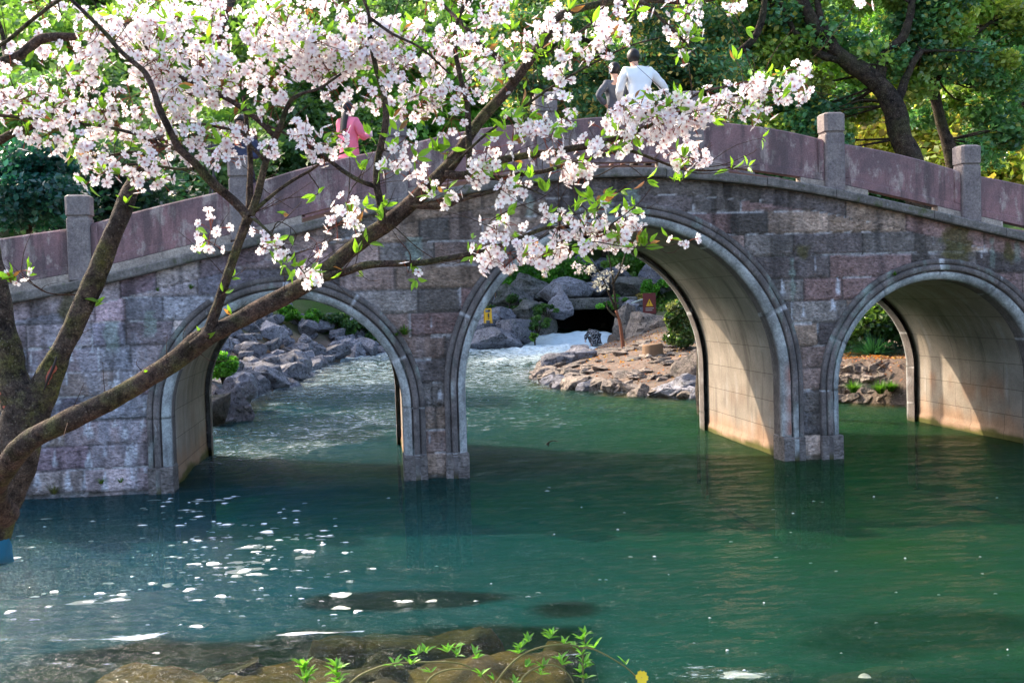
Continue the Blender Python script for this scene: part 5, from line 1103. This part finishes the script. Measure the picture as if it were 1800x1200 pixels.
for i, (nm, pts, rad) in enumerate([
    ('branch', [(340, 608, bd), (362, 588, bd), (378, 550, bd), (398, 490, bd), (420, 425, bd), (437, 380, bd)], [12, 11, 9.5, 8.5, 8, 9]),
    ('branch', [(437, 380, bd), (415, 355, bd), (375, 322, bd - .03), (340, 285, bd - .05), (315, 262, bd - .06), (298, 228, bd - .08), (280, 190, bd - .1), (270, 160, bd - .1), (255, 128, bd - .1), (216, 94, bd - .1), (180, 52, bd - .1), (125, 0, bd - .1)], [9, 8, 8, 7, 7, 6, 6, 5, 5, 4, 4, 3]),
    ('branch', [(440, 378, bd), (452, 345, bd), (465, 292, bd), (480, 250, bd), (493, 222, bd - .03), (508, 182, bd - .05), (530, 165, bd - .05), (562, 155, bd - .05), (600, 130, bd - .05)], [8, 7, 6, 6, 5, 4, 3, 2.5, 2]),
    ('branch', [(438, 378, bd + .04), (439, 330, bd + .06), (440, 280, bd + .1), (434, 220, bd + .12), (428, 170, bd + .15)], [7, 6, 5, 4, 3]),
    ('branch', [(486, 243, bd), (442, 202, bd), (394, 170, bd), (345, 148, bd + .02), (300, 125, bd + .05), (262, 92, bd + .06), (240, 40, bd + .1)], [4.5, 4.5, 4, 3.5, 3, 2.5, 2]),
    ('branch', [(468, 285, bd), (440, 255, bd), (425, 232, bd), (390, 225, bd), (345, 217, bd), (290, 222, bd)], [3.5, 3, 3, 2.5, 2, 1.5]),
    ('branch', [(445, 372, bd), (480, 342, bd), (510, 320, bd), (545, 300, bd), (575, 280, bd), (620, 262, bd)], [4, 3, 3, 2.5, 2, 1.2]),
    ('branch', [(340, 297, bd - .05), (310, 297, bd), (262, 290, bd), (200, 288, bd), (165, 278, bd)], [3, 2.5, 2, 1.8, 1.2]),
    ('branch', [(316, 262, bd - .06), (290, 258, bd), (262, 246, bd), (225, 232, bd), (150, 217, bd + .05), (60, 209, bd + .1), (-10, 202, bd + .1)], [4, 3.5, 3, 3, 3, 3, 3]),
    ('branch', [(672, 392, 3.38), (668, 355, 3.37), (662, 322, 3.37), (665, 277, 3.37), (678, 215, 3.36), (675, 169, 3.36), (662, 124, 3.36), (652, 75, 3.36), (648, 25, 3.36), (635, -10, 3.36)], [8, 7, 6.5, 6, 6, 5, 4.5, 4, 3, 3]),
    ('branch', [(661, 328, 3.37), (636, 320, 3.37), (608, 305, 3.37), (570, 275, 3.37), (535, 252, 3.37), (500, 234, 3.38), (470, 220, 3.4)], [4.5, 4, 4, 3.5, 3, 2.5, 1.5]),
    ('branch', [(826, 304, 3.36), (824, 245, 3.36), (821, 182, 3.36), (809, 135, 3.36), (799, 76, 3.36), (806, 32, 3.36), (824, -6, 3.36)], [6, 5.5, 5, 4.5, 4, 3.5, 3]),
    ('branch', [(906, 147, 3.48), (892, 122, 3.45), (868, 96, 3.44), (844, 79, 3.44), (815, 45, 3.45), (790, 20, 3.5), (760, -10, 3.5)], [6, 6, 5, 4.5, 4, 3, 2.5]),
    ('branch', [(784, 306, 3.4), (812, 308, 3.38), (845, 300, 3.36), (884, 281, 3.34), (937, 272, 3.32), (994, 262, 3.3), (1050, 254, 3.28), (1106, 236, 3.26), (1165, 213, 3.25), (1215, 190, 3.25), (1262, 172, 3.25), (1320, 166, 3.25), (1369, 161, 3.25), (1402, 152, 3.25)], [8, 7.5, 7, 6.5, 6, 6, 5.5, 4.5, 4, 3, 2.5, 2, 1.8, 1.2]),
    ('branch', [(830, 308, 3.4), (881, 314, 3.42), (911, 308, 3.44), (956, 302, 3.45), (1000, 288, 3.46), (1050, 276, 3.47), (1100, 264, 3.48), (1150, 280, 3.48), (1190, 294, 3.48), (1250, 300, 3.5), (1300, 290, 3.5)], [5.5, 5, 4.5, 4, 3.5, 3.2, 3, 2.6, 2.2, 1.6, 1]),
    ('branch', [(570, 488, 3.4), (605, 478, 3.38), (642, 466, 3.36), (700, 462, 3.34), (758, 458, 3.32), (833, 446, 3.3), (880, 432, 3.28), (908, 421, 3.27), (954, 402, 3.26), (1010, 400, 3.25), (1060, 408, 3.25), (1110, 400, 3.25)], [8, 7, 7, 6, 5.5, 5, 4.5, 4, 3.5, 2.5, 2, 1.2]),
    ('branch', [(726, 362, 3.4), (748, 364, 3.38), (780, 364, 3.36), (810, 352, 3.35), (862, 338, 3.34), (905, 325, 3.33), (960, 345, 3.32)], [4.5, 4.5, 4, 3.2, 2.6, 2, 1]),
    ('branch', [(1165, 213, 3.25), (1205, 178, 3.22), (1240, 160, 3.2), (1300, 148, 3.2), (1340, 135, 3.2)], [3, 2.5, 2.2, 1.8, 1]),
    ('branch', [(790, 296, 3.38), (850, 240, 3.3), (905, 200, 3.28), (975, 150, 3.26), (1050, 108, 3.26), (1110, 80, 3.26), (1180, 62, 3.26)], [2.5, 2.3, 2.2, 2, 1.8, 1.5, 1]),
    ('branch', [(1095, 4, 3.66), (1130, 4, 3.6), (1162, 34, 3.58), (1196, 66, 3.56), (1222, 96, 3.55)], [4, 3.5, 3, 2.5, 1.5]),
    ('branch', [(-30, 122, 3.5), (0, 112, 3.5), (37, 96, 3.5), (67, 71, 3.5), (95, 64, 3.5), (124, 64, 3.52), (170, 62, 3.55), (230, 40, 3.6)], [11, 10, 9, 9, 8, 7, 5, 3]),
    ('branch', [(-10, 85, 3.5), (15, 71, 3.5), (55, 37, 3.5), (85, 14, 3.5), (115, -6, 3.5)], [3.5, 3.5, 3.5, 3, 3]),
    ('branch', [(-20, 250, 3.55), (0, 246, 3.55), (24, 233, 3.55), (60, 220, 3.55), (110, 205, 3.56), (160, 190, 3.6)], [9, 8, 7, 6, 4, 3]),
    ('branch', [(180, 278, 3.6), (225, 268, 3.62), (262, 272, 3.7), (285, 260, 3.8)], [2.5, 3, 4, 6]),
    ('branch', [(-10, 20, 3.6), (5, 60, 3.6), (8, 90, 3.58), (15, 110, 3.5)], [4, 4, 4, 4]),
    ('branch', [(446, 385, 3.38), (462, 398, 3.36), (490, 425, 3.34), (515, 455, 3.32), (535, 480, 3.32)], [3, 2.5, 2, 1.8, 1.2]),
    ('branch', [(1060, 12, 3.62), (1040, 40, 3.5), (1000, 70, 3.45), (960, 95, 3.42)], [3, 2.5, 2, 1.2]),
    ('branch', [(648, 30, 3.36), (690, 60, 3.34), (740, 85, 3.34), (790, 130, 3.34)], [3, 2.6, 2, 1.5])]):
    branch(nm, pts, rad, 'cherry_bark', 9, .12, True, 20 + i, 6)
# wounds: split bark with raw reddish wood
def wound(pts, wpx, d, label):
    P = Br([(x, y, d) for x, y in pts]); Q = smooth_path(P, 14); w_ = np.sin(np.linspace(.15, math.pi - .1, 14)) ** .8 * wpx / FPX * d; v, f = tube_arr(cl_(Q), w_, 14, .6, 7)
    V = np.array(v); o = npmesh('bark_wound', V, f, M['wound'], cherry); o['label'] = label; return Q
wound([(101, 620), (93, 645), (84, 670), (72, 695)], 7.5, d0 - .030, 'red split in the bark of the leaning limb')
wound([(15, 672), (18, 700), (25, 730)], 19, d0 - .028, 'pink torn patch on the left limb')
m = MB(); Q = Br([(100, 625, d0 - .047), (94, 645, d0 - .049), (84, 668, d0 - .051), (76, 690, d0 - .051)]); m.tube(smooth_path(cl_(Q), 10), np.array([.001, .004, .005, .006, .005, .006, .005, .004, .003, .001]), 6); m.build('bark_crack', M['hair'], cherry, True)
m = MB(); Q = Br([(2, 895, d0 - .085), (6, 906, d0 - .088), (5, 918, d0 - .085)]); m.tube(smooth_path(cl_(Q), 8), np.array([.004, .012, .016, .018, .017, .014, .01, .004]), 8); m.build('knot_hole', M['hair'], cherry, True)
# teal cloth tied round the trunk foot
c = Br([(-36, 975, d0)])[0]; V = []; n = 30
for k, (dz, r_) in enumerate([(.055, .098), (.05, .118), (.02, .122), (0, .125), (-.03, .126), (-.06, .122), (-.065, .10)]):
    for j in range(n):
        a = 2 * math.pi * j / n; rr = r_ + .006 * math.sin(5 * a + k) + .004 * math.sin(11 * a - k * 2); V.append((rr * math.cos(a), rr * math.sin(a), dz + .035 * math.cos(a + .5)))
F = [(i * n + j, i * n + (j + 1) % n, (i + 1) * n + (j + 1) % n, (i + 1) * n + j) for i in range(6) for j in range(n)]
o = npmesh('tied_cloth', V, F, M['teal_cloth']); o.location = [float(z) for z in c + np.array([-.02, 0, 0])]; tag(o, 'teal cloth band wrapped round the cherry trunk at the lower left corner', 'cloth')

# blossom clusters: measured places, joined to the nearest wood by twigs that themselves carry on the network
R5 = np.random.default_rng(55); rr5 = random.Random(55); CL = []
for (cx, cy, rx, ry, n, dlo, dhi) in [
    (230, 40, 110, 50, 30, 3.34, 3.75), (330, 55, 150, 60, 46, 3.34, 3.75), (470, 50, 120, 60, 40, 3.34, 3.7), (590, 55, 110, 65, 40, 3.34, 3.6), (700, 50, 80, 55, 22, 3.34, 3.55), (800, 45, 60, 50, 10, 3.3, 3.6),
    (190, 105, 90, 45, 24, 3.34, 3.7), (320, 130, 110, 50, 36, 3.34, 3.6), (460, 120, 100, 45, 28, 3.34, 3.6), (560, 110, 80, 45, 22, 3.34, 3.5), (640, 135, 80, 50, 28, 3.34, 3.5), (730, 135, 80, 50, 24, 3.34, 3.5), (815, 120, 45, 45, 8, 3.3, 3.5),
    (60, 180, 70, 40, 16, 3.3, 3.7), (150, 175, 80, 45, 22, 3.34, 3.7), (240, 190, 90, 40, 22, 3.34, 3.6), (340, 190, 60, 30, 12, 3.34, 3.5), (120, 235, 80, 35, 16, 3.3, 3.6), (220, 245, 80, 40, 20, 3.34, 3.6), (310, 240, 80, 35, 14, 3.34, 3.5), (370, 225, 50, 40, 9, 3.34, 3.5),
    (250, 300, 60, 25, 9, 3.3, 3.5), (300, 312, 30, 20, 4, 3.3, 3.4), (170, 295, 35, 18, 5, 3.3, 3.5), (70, 20, 60, 20, 5, 3.4, 3.7), (60, 250, 50, 20, 5, 3.4, 3.6), (20, 150, 30, 60, 8, 3.4, 3.6), (55, 90, 60, 30, 5, 3.4, 3.7),
    (400, 260, 35, 35, 5, 3.3, 3.4), (545, 245, 25, 25, 4, 3.33, 3.4), (580, 215, 30, 30, 5, 3.33, 3.4), (500, 175, 40, 30, 6, 3.3, 3.5), (735, 180, 50, 25, 8, 3.3, 3.45), (640, 185, 50, 15, 4, 3.3, 3.4), (815, 165, 45, 25, 5, 3.3, 3.4), (770, 205, 30, 25, 3, 3.3, 3.4), (860, 80, 40, 60, 6, 3.4, 3.6), (970, 30, 50, 30, 5, 3.4, 3.7), (1040, 40, 60, 30, 5, 3.4, 3.7)]:
    for _ in range(int(n * .43)):
        a, q_ = rr5.uniform(0, 6.283), math.sqrt(rr5.random()); CL.append((cx + rx * q_ * math.cos(a), cy + ry * q_ * math.sin(a), rr5.uniform(dlo, dhi), rr5.choice([4, 5, 6, 7])))
CL = [c for c in CL if all(((c[0] - a) / rx) ** 2 + ((c[1] - b) / ry) ** 2 > 1 or rr5.random() < .12 for a, b, rx, ry in [(447, 240, 36, 62), (630, 225, 40, 62)])]
for x, y, k in [(370, 405, 6), (365, 420, 4), (470, 422, 6), (485, 430, 3), (545, 478, 5), (540, 492, 3), (535, 240, 5), (562, 262, 6), (548, 262, 4), (610, 355, 3), (604, 380, 5), (618, 385, 4), (592, 398, 4), (560, 430, 2), (695, 262, 4), (708, 285, 4), (690, 300, 3), (712, 250, 3), (745, 298, 3), (755, 320, 3), (740, 330, 3), (850, 292, 5), (856, 270, 3), (872, 282, 4), (846, 300, 3), (900, 225, 4), (925, 205, 2), (935, 222, 5), (950, 238, 5), (968, 248, 5), (880, 255, 3), (958, 262, 4), (1000, 300, 5), (1015, 290, 5), (985, 290, 4), (1022, 305, 4), (1030, 275, 3),
                (875, 318, 4), (905, 342, 4), (885, 335, 3), (915, 325, 3), (788, 345, 2), (770, 352, 3), (1060, 225, 4), (1085, 215, 4), (1100, 225, 5), (1120, 205, 5), (1140, 215, 6), (1125, 190, 4), (1160, 205, 6), (1180, 210, 6), (1100, 195, 4), (1160, 230, 5), (1190, 225, 5), (1150, 185, 4), (1175, 185, 4), (1205, 205, 6), (1220, 190, 5), (1195, 180, 4), (1225, 205, 5), (1240, 180, 4), (1255, 195, 4), (1265, 175, 5), (1285, 185, 5), (1290, 165, 4), (1310, 170, 5), (1325, 155, 4), (1315, 190, 4), (1335, 170, 5), (1345, 190, 3), (1400, 150, 5), (1412, 140, 5), (1390, 160, 4), (1405, 130, 3), (1375, 165, 3), (1320, 145, 4), (1245, 210, 3), (1180, 235, 3),
                (1140, 243, 4), (1110, 255, 4), (1085, 262, 4), (1060, 262, 3), (1120, 232, 4), (1190, 262, 4), (1200, 275, 5), (1215, 262, 4), (1230, 275, 3), (1195, 288, 3), (1240, 270, 2), (1095, 248, 3), (1040, 245, 3), (985, 210, 3), (1000, 100, 4), (1045, 92, 3), (1050, 80, 4), (1068, 70, 3), (1085, 58, 4), (1056, 108, 3), (980, 142, 4), (988, 135, 3), (1008, 110, 3), (910, 62, 4), (895, 75, 3), (925, 85, 3), (875, 10, 5), (870, 25, 4), (880, 18, 4), (970, 15, 4), (995, 35, 3), (1120, 12, 3), (1115, 20, 3), (1195, 48, 4), (1210, 30, 3), (1215, 55, 3), (1195, 95, 4), (1190, 12, 4), (1220, 12, 4), (1290, 5, 4), (1300, 12, 3), (1510, 0, 3), (1110, 60, 3), (1200, 70, 3), (1090, 18, 3), (1010, 75, 4), (860, 45, 3), (835, 70, 4), (850, 110, 3), (880, 120, 3), (785, 62, 5), (845, 150, 3), (985, 60, 2), (985, 180, 2),
                (870, 415, 4), (865, 455, 4), (880, 448, 5), (895, 440, 5), (905, 455, 3), (920, 445, 5), (935, 450, 4), (945, 438, 4), (960, 448, 4), (978, 440, 4), (990, 430, 4), (858, 462, 3), (960, 460, 2), (1000, 395, 5), (1015, 388, 4), (985, 398, 4), (1035, 400, 4), (1050, 410, 4), (1070, 415, 4), (1060, 425, 4), (1085, 410, 4), (1040, 375, 4), (1100, 388, 3), (1108, 395, 3), (1110, 382, 2), (1120, 405, 2), (1085, 425, 3), (875, 390, 3), (880, 378, 2), (1030, 445, 2), (845, 430, 2), (960, 362, 2), (1200, 425, 2), (40, 480, 3), (720, 478, 1), (910, 400, 3), (500, 455, 3), (450, 240, 3), (470, 262, 3)]:
    CL.append((x + rr5.uniform(-4, 4), y + rr5.uniform(-4, 4), None, k))
netP = np.array(NET)[:, :3].copy(); netR = np.array(NET)[:, 3]
def netdepth(x, y):
    # depth of the wood nearest in view
    uu = np.array([at(x, y, 1.0)]) - np.array([0, 0, HC]); pr = (netP - np.array([0, 0, HC])) / netP[:, 1:2]; j = np.argmin(((pr - uu) ** 2).sum(1)); return netP[j, 1]
C3 = [at(x, y, d if d is not None else netdepth(x, y) - rr5.uniform(-.05, .10)) for x, y, d, k in CL]
C3 = np.array(C3); ks = [c[3] for c in CL]
dist = np.array([np.min(np.linalg.norm(netP - c, axis=1)) for c in C3]); order = np.argsort(dist)
twv, twf, off = [], [], 0
extra = []
for j in order:
    c = C3[j]; dd = np.linalg.norm(netP - c, axis=1) + netR * 2 + np.where(netP[:, 2] > c[2] + .03, .02, 0); i = int(np.argmin(dd)); s = netP[i]; L = np.linalg.norm(c - s)
    if L < .008: continue
    mid = (s + c) / 2 + R5.normal(size=3) * L * .13 + np.array([0, 0, -.08 * L]); n = max(4, int(L / .018)); Q = smooth_path([s, mid, c], n); r0 = min(netR[i] * .8, .0014 + .010 * L)
    rr = np.linspace(r0, .0011, n); v, f = tube_arr(cl_(Q), rr, 5); twv.append(v); twf.append(f + off); off += len(v)
    netP = np.vstack([netP, Q[1:]]); netR = np.concatenate([netR, rr[1:]]); extra.append(Q)
# bare side shoots
for _ in range(320):
    i = R5.integers(0, len(netP)); s = netP[i]; L = R5.uniform(.06, .22); dv = np.array([R5.normal(0.4, .6), R5.normal(0, .4), R5.normal(.5, .6)]); dv /= np.linalg.norm(dv)
    Q = smooth_path([s, s + dv * L * .5 + R5.normal(size=3) * .01, s + dv * L], 6); v, f = tube_arr(cl_(Q), np.linspace(.0016, .0007, 6), 4); twv.append(v); twf.append(f + off); off += len(v); extra.append(Q)
for l in [[(1048, 310), (1100, 290), (1150, 330)], [(1010, 340), (1040, 370), (1110, 320), (1150, 310)], [(860, 390), (905, 365), (950, 350), (990, 318)], [(1075, 395), (1120, 360), (1145, 330)], [(1040, 425), (1110, 435), (1180, 430), (1200, 426)], [(720, 445), (700, 420), (690, 405)], [(560, 340), (500, 350), (460, 372)], [(600, 480), (640, 430), (655, 440)],
          [(690, 395), (740, 440), (790, 465), (830, 450)], [(1190, 290), (1260, 292), (1320, 270), (1330, 262)], [(1150, 280), (1230, 305), (1330, 290)], [(490, 390), (520, 410), (510, 440)]]:
    dq = netdepth(*l[0]); W_ = [at(x, y, dq - .02) for x, y in l]; W_ = [netP[np.argmin(np.linalg.norm(netP - W_[0], axis=1))]] + W_; Q = smooth_path(W_, 16); v, f = tube_arr(cl_(Q), np.linspace(.0022, .0009, 16), 5); twv.append(v); twf.append(f + off); off += len(v); extra.append(Q)
npmesh('twigs', np.vstack(twv), np.vstack(twf), M['twig'], cherry)

def petal_shape():
    # one notched, cupped petal: x across, y out, z up
    P = np.array([(0, .03, 0), (-.22, .32, .05), (.22, .32, .05), (0, .36, .0), (-.36, .68, .13), (0, .70, .05), (.36, .68, .13), (-.20, .97, .16), (0, .88, .12), (.20, .97, .16)])
    F = [(0, 3, 1), (0, 2, 3), (1, 3, 5), (1, 5, 4), (3, 2, 5), (2, 6, 5), (4, 5, 8), (4, 8, 7), (5, 6, 9), (5, 9, 8)]; return P, F
PP, PF = petal_shape()
def flower_template():
    V = []; F = []; C = []
    for k in range(5):
        a = 2 * math.pi * k / 5; R = np.array([[math.cos(a), -math.sin(a), 0], [math.sin(a), math.cos(a), 0], [0, 0, 1]]); o_ = len(V)
        for p in PP: V.append(R @ (p * np.array([1.05, 1, 1]))); g = p[1]; C.append(np.array([.95, .95, .94]) * (g > .34) + np.array([.62, .34, .38]) * (g <= .1) + np.array([.93, .89, .90]) * ((g > .1) & (g <= .34)) if True else 0)
        F += [tuple(i + o_ for i in f) for f in PF]
    o_ = len(V); V += [np.array([.12 * math.cos(a), .12 * math.sin(a), .05]) for a in np.linspace(0, 2 * np.pi, 7)[:-1]] + [np.array([0, 0, .16])]; C += [np.array([.42, .06, .10])] * 6 + [np.array([.55, .2, .12])]
    F += [(o_ + i, o_ + (i + 1) % 6, o_ + 6) for i in range(6)]
    for k in range(9):      # stamens
        a = k * .698 + .2; d_ = np.array([math.cos(a), math.sin(a), 0]); s_ = np.array([-math.sin(a), math.cos(a), 0]) * .014; o_ = len(V); V += [s_ + np.array([0, 0, .1]), -s_ + np.array([0, 0, .1]), d_ * .30 + np.array([0, 0, .30]), d_ * .30 + s_ * 2 + np.array([0, 0, .33])]
        C += [np.array([.7, .35, .4])] * 2 + [np.array([.6, .42, .18])] * 2; F += [(o_, o_ + 1, o_ + 2), (o_, o_ + 2, o_ + 3)]
    return np.array(V), np.array(F), np.array(C)
FV, FF, FC = flower_template(); nfv = len(FV)
def rot_to(nrm, spin):
    nrm = nrm / np.linalg.norm(nrm); a = np.array([0, 0, 1.]) if abs(nrm[2]) < .9 else np.array([1., 0, 0]); x = np.cross(a, nrm); x /= np.linalg.norm(x); y = np.cross(nrm, x)
    x2 = x * math.cos(spin) + y * math.sin(spin); y2 = np.cross(nrm, x2); return np.stack([x2, y2, nrm], 1)
camp = np.array([0, 0, HC])
def cluster(c, k):
    V = []; F = []; C = []; o_ = 0
    rad = .040 + .0040 * k
    for _ in range(int(k * 1.6) + 1):
        d = R5.normal(size=3) * np.array([1, 1, .85]) + np.array([0, -.55, -.12]); d /= np.linalg.norm(d); q_ = c + d * rad * R5.uniform(.55, 1.0)
        nrm = d + R5.normal(size=3) * .35; s = .0172 * R5.uniform(.82, 1.15); cup = R5.choice([.5, 1, 1, 1.4, 2.6], p=[.2, .3, .2, .2, .1])
        sq = 1 if cup < 2 else .62
        T = FV * np.array([s * sq, s * sq, s * cup]); R = rot_to(nrm, R5.uniform(0, 6.28)); V.append(T @ R.T + q_); F.append(FF + o_); C.append(FC * R5.uniform(.92, 1.04) * np.array([1, R5.uniform(.95, 1), 1])); o_ += nfv
        # pedicel with red calyx
        e = q_ - (nrm / np.linalg.norm(nrm)) * s * .12; P_ = smooth_path([c, (c + e) / 2 + np.array([0, 0, .004]), e], 4); v, f = tube_arr(P_, np.array([.0006, .0007, .0010, .0022]), 4); V.append(v); f3 = np.concatenate([f[:, [0, 1, 2]], f[:, [0, 2, 3]]]); F.append(f3 + o_); C.append(np.tile([.30, .09, .05], (len(v), 1))); o_ += len(v)
    return np.vstack(V), np.vstack(F), np.vstack(C)
built = [cluster(c, k) for c, k in zip(C3, ks)]
size_ = np.array([k / c[1] for c, k in zip(C3, ks)]); big = set(np.argsort(-size_)[:96].tolist())
sv_, sf_, sc_, o_ = [], [], [], 0
for i, (v, f, c) in enumerate(built):
    if i in big: npmesh('blossom_cluster', cl_(v), f, M['petal'], cherry, c, smooth=True)
    else: sv_.append(cl_(v)); sf_.append(f + o_); sc_.append(c); o_ += len(v)
o = npmesh('blossoms', np.vstack(sv_), np.vstack(sf_), M['petal'], cherry, np.vstack(sc_), smooth=True); o['kind'] = 'stuff'
# young leaves: toothed-looking folded blades in small fans near the blossom
LV = np.array([(0, 0, 0), (-.17, .22, .05), (.17, .22, .05), (0, .25, -.02), (-.25, .48, .07), (0, .5, -.03), (.25, .48, .07), (-.17, .75, .04), (0, .76, -.04), (.17, .75, .04), (0, 1.08, -.10)]); LF = np.array([(0, 3, 1), (0, 2, 3), (1, 3, 5), (1, 5, 4), (3, 2, 5), (2, 6, 5), (4, 5, 8), (4, 8, 7), (5, 6, 9), (5, 9, 8), (7, 8, 10), (8, 9, 10)])
lv, lf, lc, o_ = [], [], [], 0
def leaf_fan(c, n, size, bronze):
    global o_
    ax = R5.normal(size=3) * .6 + np.array([.3, -.2, .5])
    for _ in range(n):
        d = ax + R5.normal(size=3) * .75; d /= np.linalg.norm(d); up = np.cross(d, R5.normal(size=3)); up /= np.linalg.norm(up); x = np.cross(d, up); s = size * R5.uniform(.6, 1.15)
        lv.append((LV * s * np.array([.75, 1, 1])) @ np.stack([x, d, up], 0) + c + d * .006); lf.append(LF + o_); o_ += len(LV)
        b_ = R5.random() < bronze; lc.append(np.tile((np.array([.34, .16, .07]) if b_ else np.array([.21, .42, .04])) * R5.uniform(.6, 1.25), (len(LV), 1)))
for c, k in zip(C3, ks):
    if R5.random() < .66: leaf_fan(c + R5.normal(size=3) * .024 + np.array([0, -.015, 0]), int(R5.integers(2, 5)), .044, .05)
allx = np.vstack(extra)
for _ in range(150):
    leaf_fan(allx[R5.integers(len(allx))], int(R5.integers(2, 5)), .042, .05)
for x, y, n in [(1050, 360, 7), (1040, 350, 5), (1010, 375, 5), (1060, 345, 4), (1030, 370, 5), (1090, 425, 6), (1120, 430, 6), (1130, 435, 5), (1070, 435, 5), (1140, 428, 4), (500, 465, 7), (520, 470, 5), (640, 365, 5), (620, 400, 6), (770, 270, 5), (790, 262, 5), (760, 262, 4), (915, 190, 7), (940, 200, 5), (900, 250, 6), (890, 232, 5), (1160, 180, 6), (1170, 190, 6), (960, 340, 3), (1350, 138, 5), (1340, 142, 4), (125, 258, 7), (130, 275, 6), (650, 240, 3), (600, 262, 4), (20, 490, 6), (30, 485, 5), (20, 500, 4), (1000, 20, 5), (860, 160, 4), (690, 210, 5), (240, 325, 4), (222, 360, 4), (730, 278, 6), (780, 340, 4), (1230, 5, 3), (1210, 72, 5), (1285, 298, 3), (700, 568, 0)]:
    if n: leaf_fan(at(x, y, netdepth(x, y) - .03), n, .05, .1)
npmesh('young_leaves', cl_(np.vstack(lv)), np.vstack(lf), M['young_leaf'], cherry, np.clip(np.vstack(lc), .01, .9), smooth=True)

# ------------------------------------------------------------------ flowering shoots at the bottom of the picture
lvf = None
def shoot(label, stems, whorls, flower=None, d=2.45, seed=0, lab2=None, lsize=.026):
    global o_, lv, lf, lc
    b_ = at(*stems[0][0], d); root = empty('jasmine_shoot', b_, 0, label, 'plant')
    for i, st in enumerate(stems):
        m = MB(); Q = smooth_path([at(x, y, d) - b_ for x, y in st], len(st) * 7); m.tube(Q, np.linspace(.0028, .0014, len(Q)), 7, .1); m.build('stem', shoot.mat, root, True)
    lv, lf, lc, o_ = [], [], [], 0
    for x, y, n in whorls:
        c = at(x, y, d) - b_
        for _ in range(n):
            a = R5.uniform(0, 6.28); dv = np.array([math.cos(a) * .8, math.sin(a) * .8, R5.uniform(.1, 1.2)]); dv /= np.linalg.norm(dv); up = np.cross(dv, np.array([-math.sin(a), math.cos(a), .2])); up /= np.linalg.norm(up); s = lsize * R5.uniform(.6, 1.1)
            lv.append((LV * s * np.array([.62, 1, 1])) @ np.stack([np.cross(dv, up), dv, up], 0) + c); lf.append(LF + o_); o_ += len(LV); lc.append(np.tile(np.array([.15, .38, .05]) * R5.uniform(.7, 1.3), (len(LV), 1)))
    npmesh('leaves', np.vstack(lv), np.vstack(lf), M['young_leaf'], root, np.clip(np.vstack(lc), .01, .9))
    if flower:
        c = at(*flower, d - .01) - b_; V = []; F = []; k_ = 0
        for j in range(6):
            a = j * math.pi / 3 + .3; R = rot_to(np.array([.25, -.8, .35]), a); V.append((PP * np.array([.017, .016, .012])) @ R.T + c); F += [tuple(i + k_ for i in f) for f in PF]; k_ += len(PP)
        npmesh('yellow_flower', np.vstack(V), F, M['yflower'], root)
shoot.mat = plain('green_stem', (.13, .16, .04), (.16, .12, .05), .6)
shoot('arching green shoot with small leaf whorls left of the centre foreground', [[(590, 1225), (625, 1192), (650, 1178), (690, 1166), (760, 1163), (805, 1165), (840, 1180), (868, 1210)], [(740, 1215), (760, 1188), (790, 1176), (830, 1176)]], [(693, 1168, 9), (722, 1168, 7), (733, 1150, 8), (748, 1146, 6), (787, 1146, 9), (803, 1152, 8), (800, 1138, 5), (838, 1157, 8), (835, 1148, 5), (758, 1181, 6), (846, 1186, 7), (868, 1195, 4), (640, 1212, 5)], None, 2.45)
shoot('long shoot arching across the foreground to a single yellow flower', [[(862, 1222), (875, 1195), (905, 1160), (940, 1140), (985, 1132), (1020, 1136), (1050, 1143), (1090, 1165), (1112, 1182), (1122, 1196)]], [(912, 1148, 7), (916, 1138, 5), (928, 1128, 8), (965, 1122, 8), (970, 1115, 5), (992, 1131, 6), (1045, 1138, 6), (1008, 1138, 4), (1100, 1168, 3)], (1128, 1190), 2.4)
shoot('upright leafy shoot beside the arching one with the yellow flower', [[(1024, 1225), (1025, 1190), (1024, 1160), (1026, 1140), (1028, 1120)]], [(1028, 1115, 9), (1024, 1124, 7), (1030, 1135, 6), (1022, 1150, 6), (1026, 1165, 6), (1034, 1172, 6), (1020, 1182, 7), (1030, 1192, 6)], None, 2.35)
shoot('small curved shoot under the long arch in the foreground', [[(910, 1225), (918, 1192), (945, 1172), (975, 1169), (1000, 1185), (1015, 1215)]], [(925, 1172, 7), (955, 1175, 6), (985, 1160, 9), (988, 1168, 6), (950, 1185, 5), (905, 1200, 4)], None, 2.38)
for x, lab in ((535, 'left sprig of the two narrow leaved sprigs at the bottom edge'), (592, 'right sprig of the two narrow leaved sprigs at the bottom edge')):
    shoot(lab, [[(x + 8, 1230), (x + 2, 1200), (x, 1175)]], [(x, 1172, 9), (x - 2, 1180, 8), (x + 3, 1190, 8), (x + 4, 1200, 6)], None, 2.5, lsize=.036)
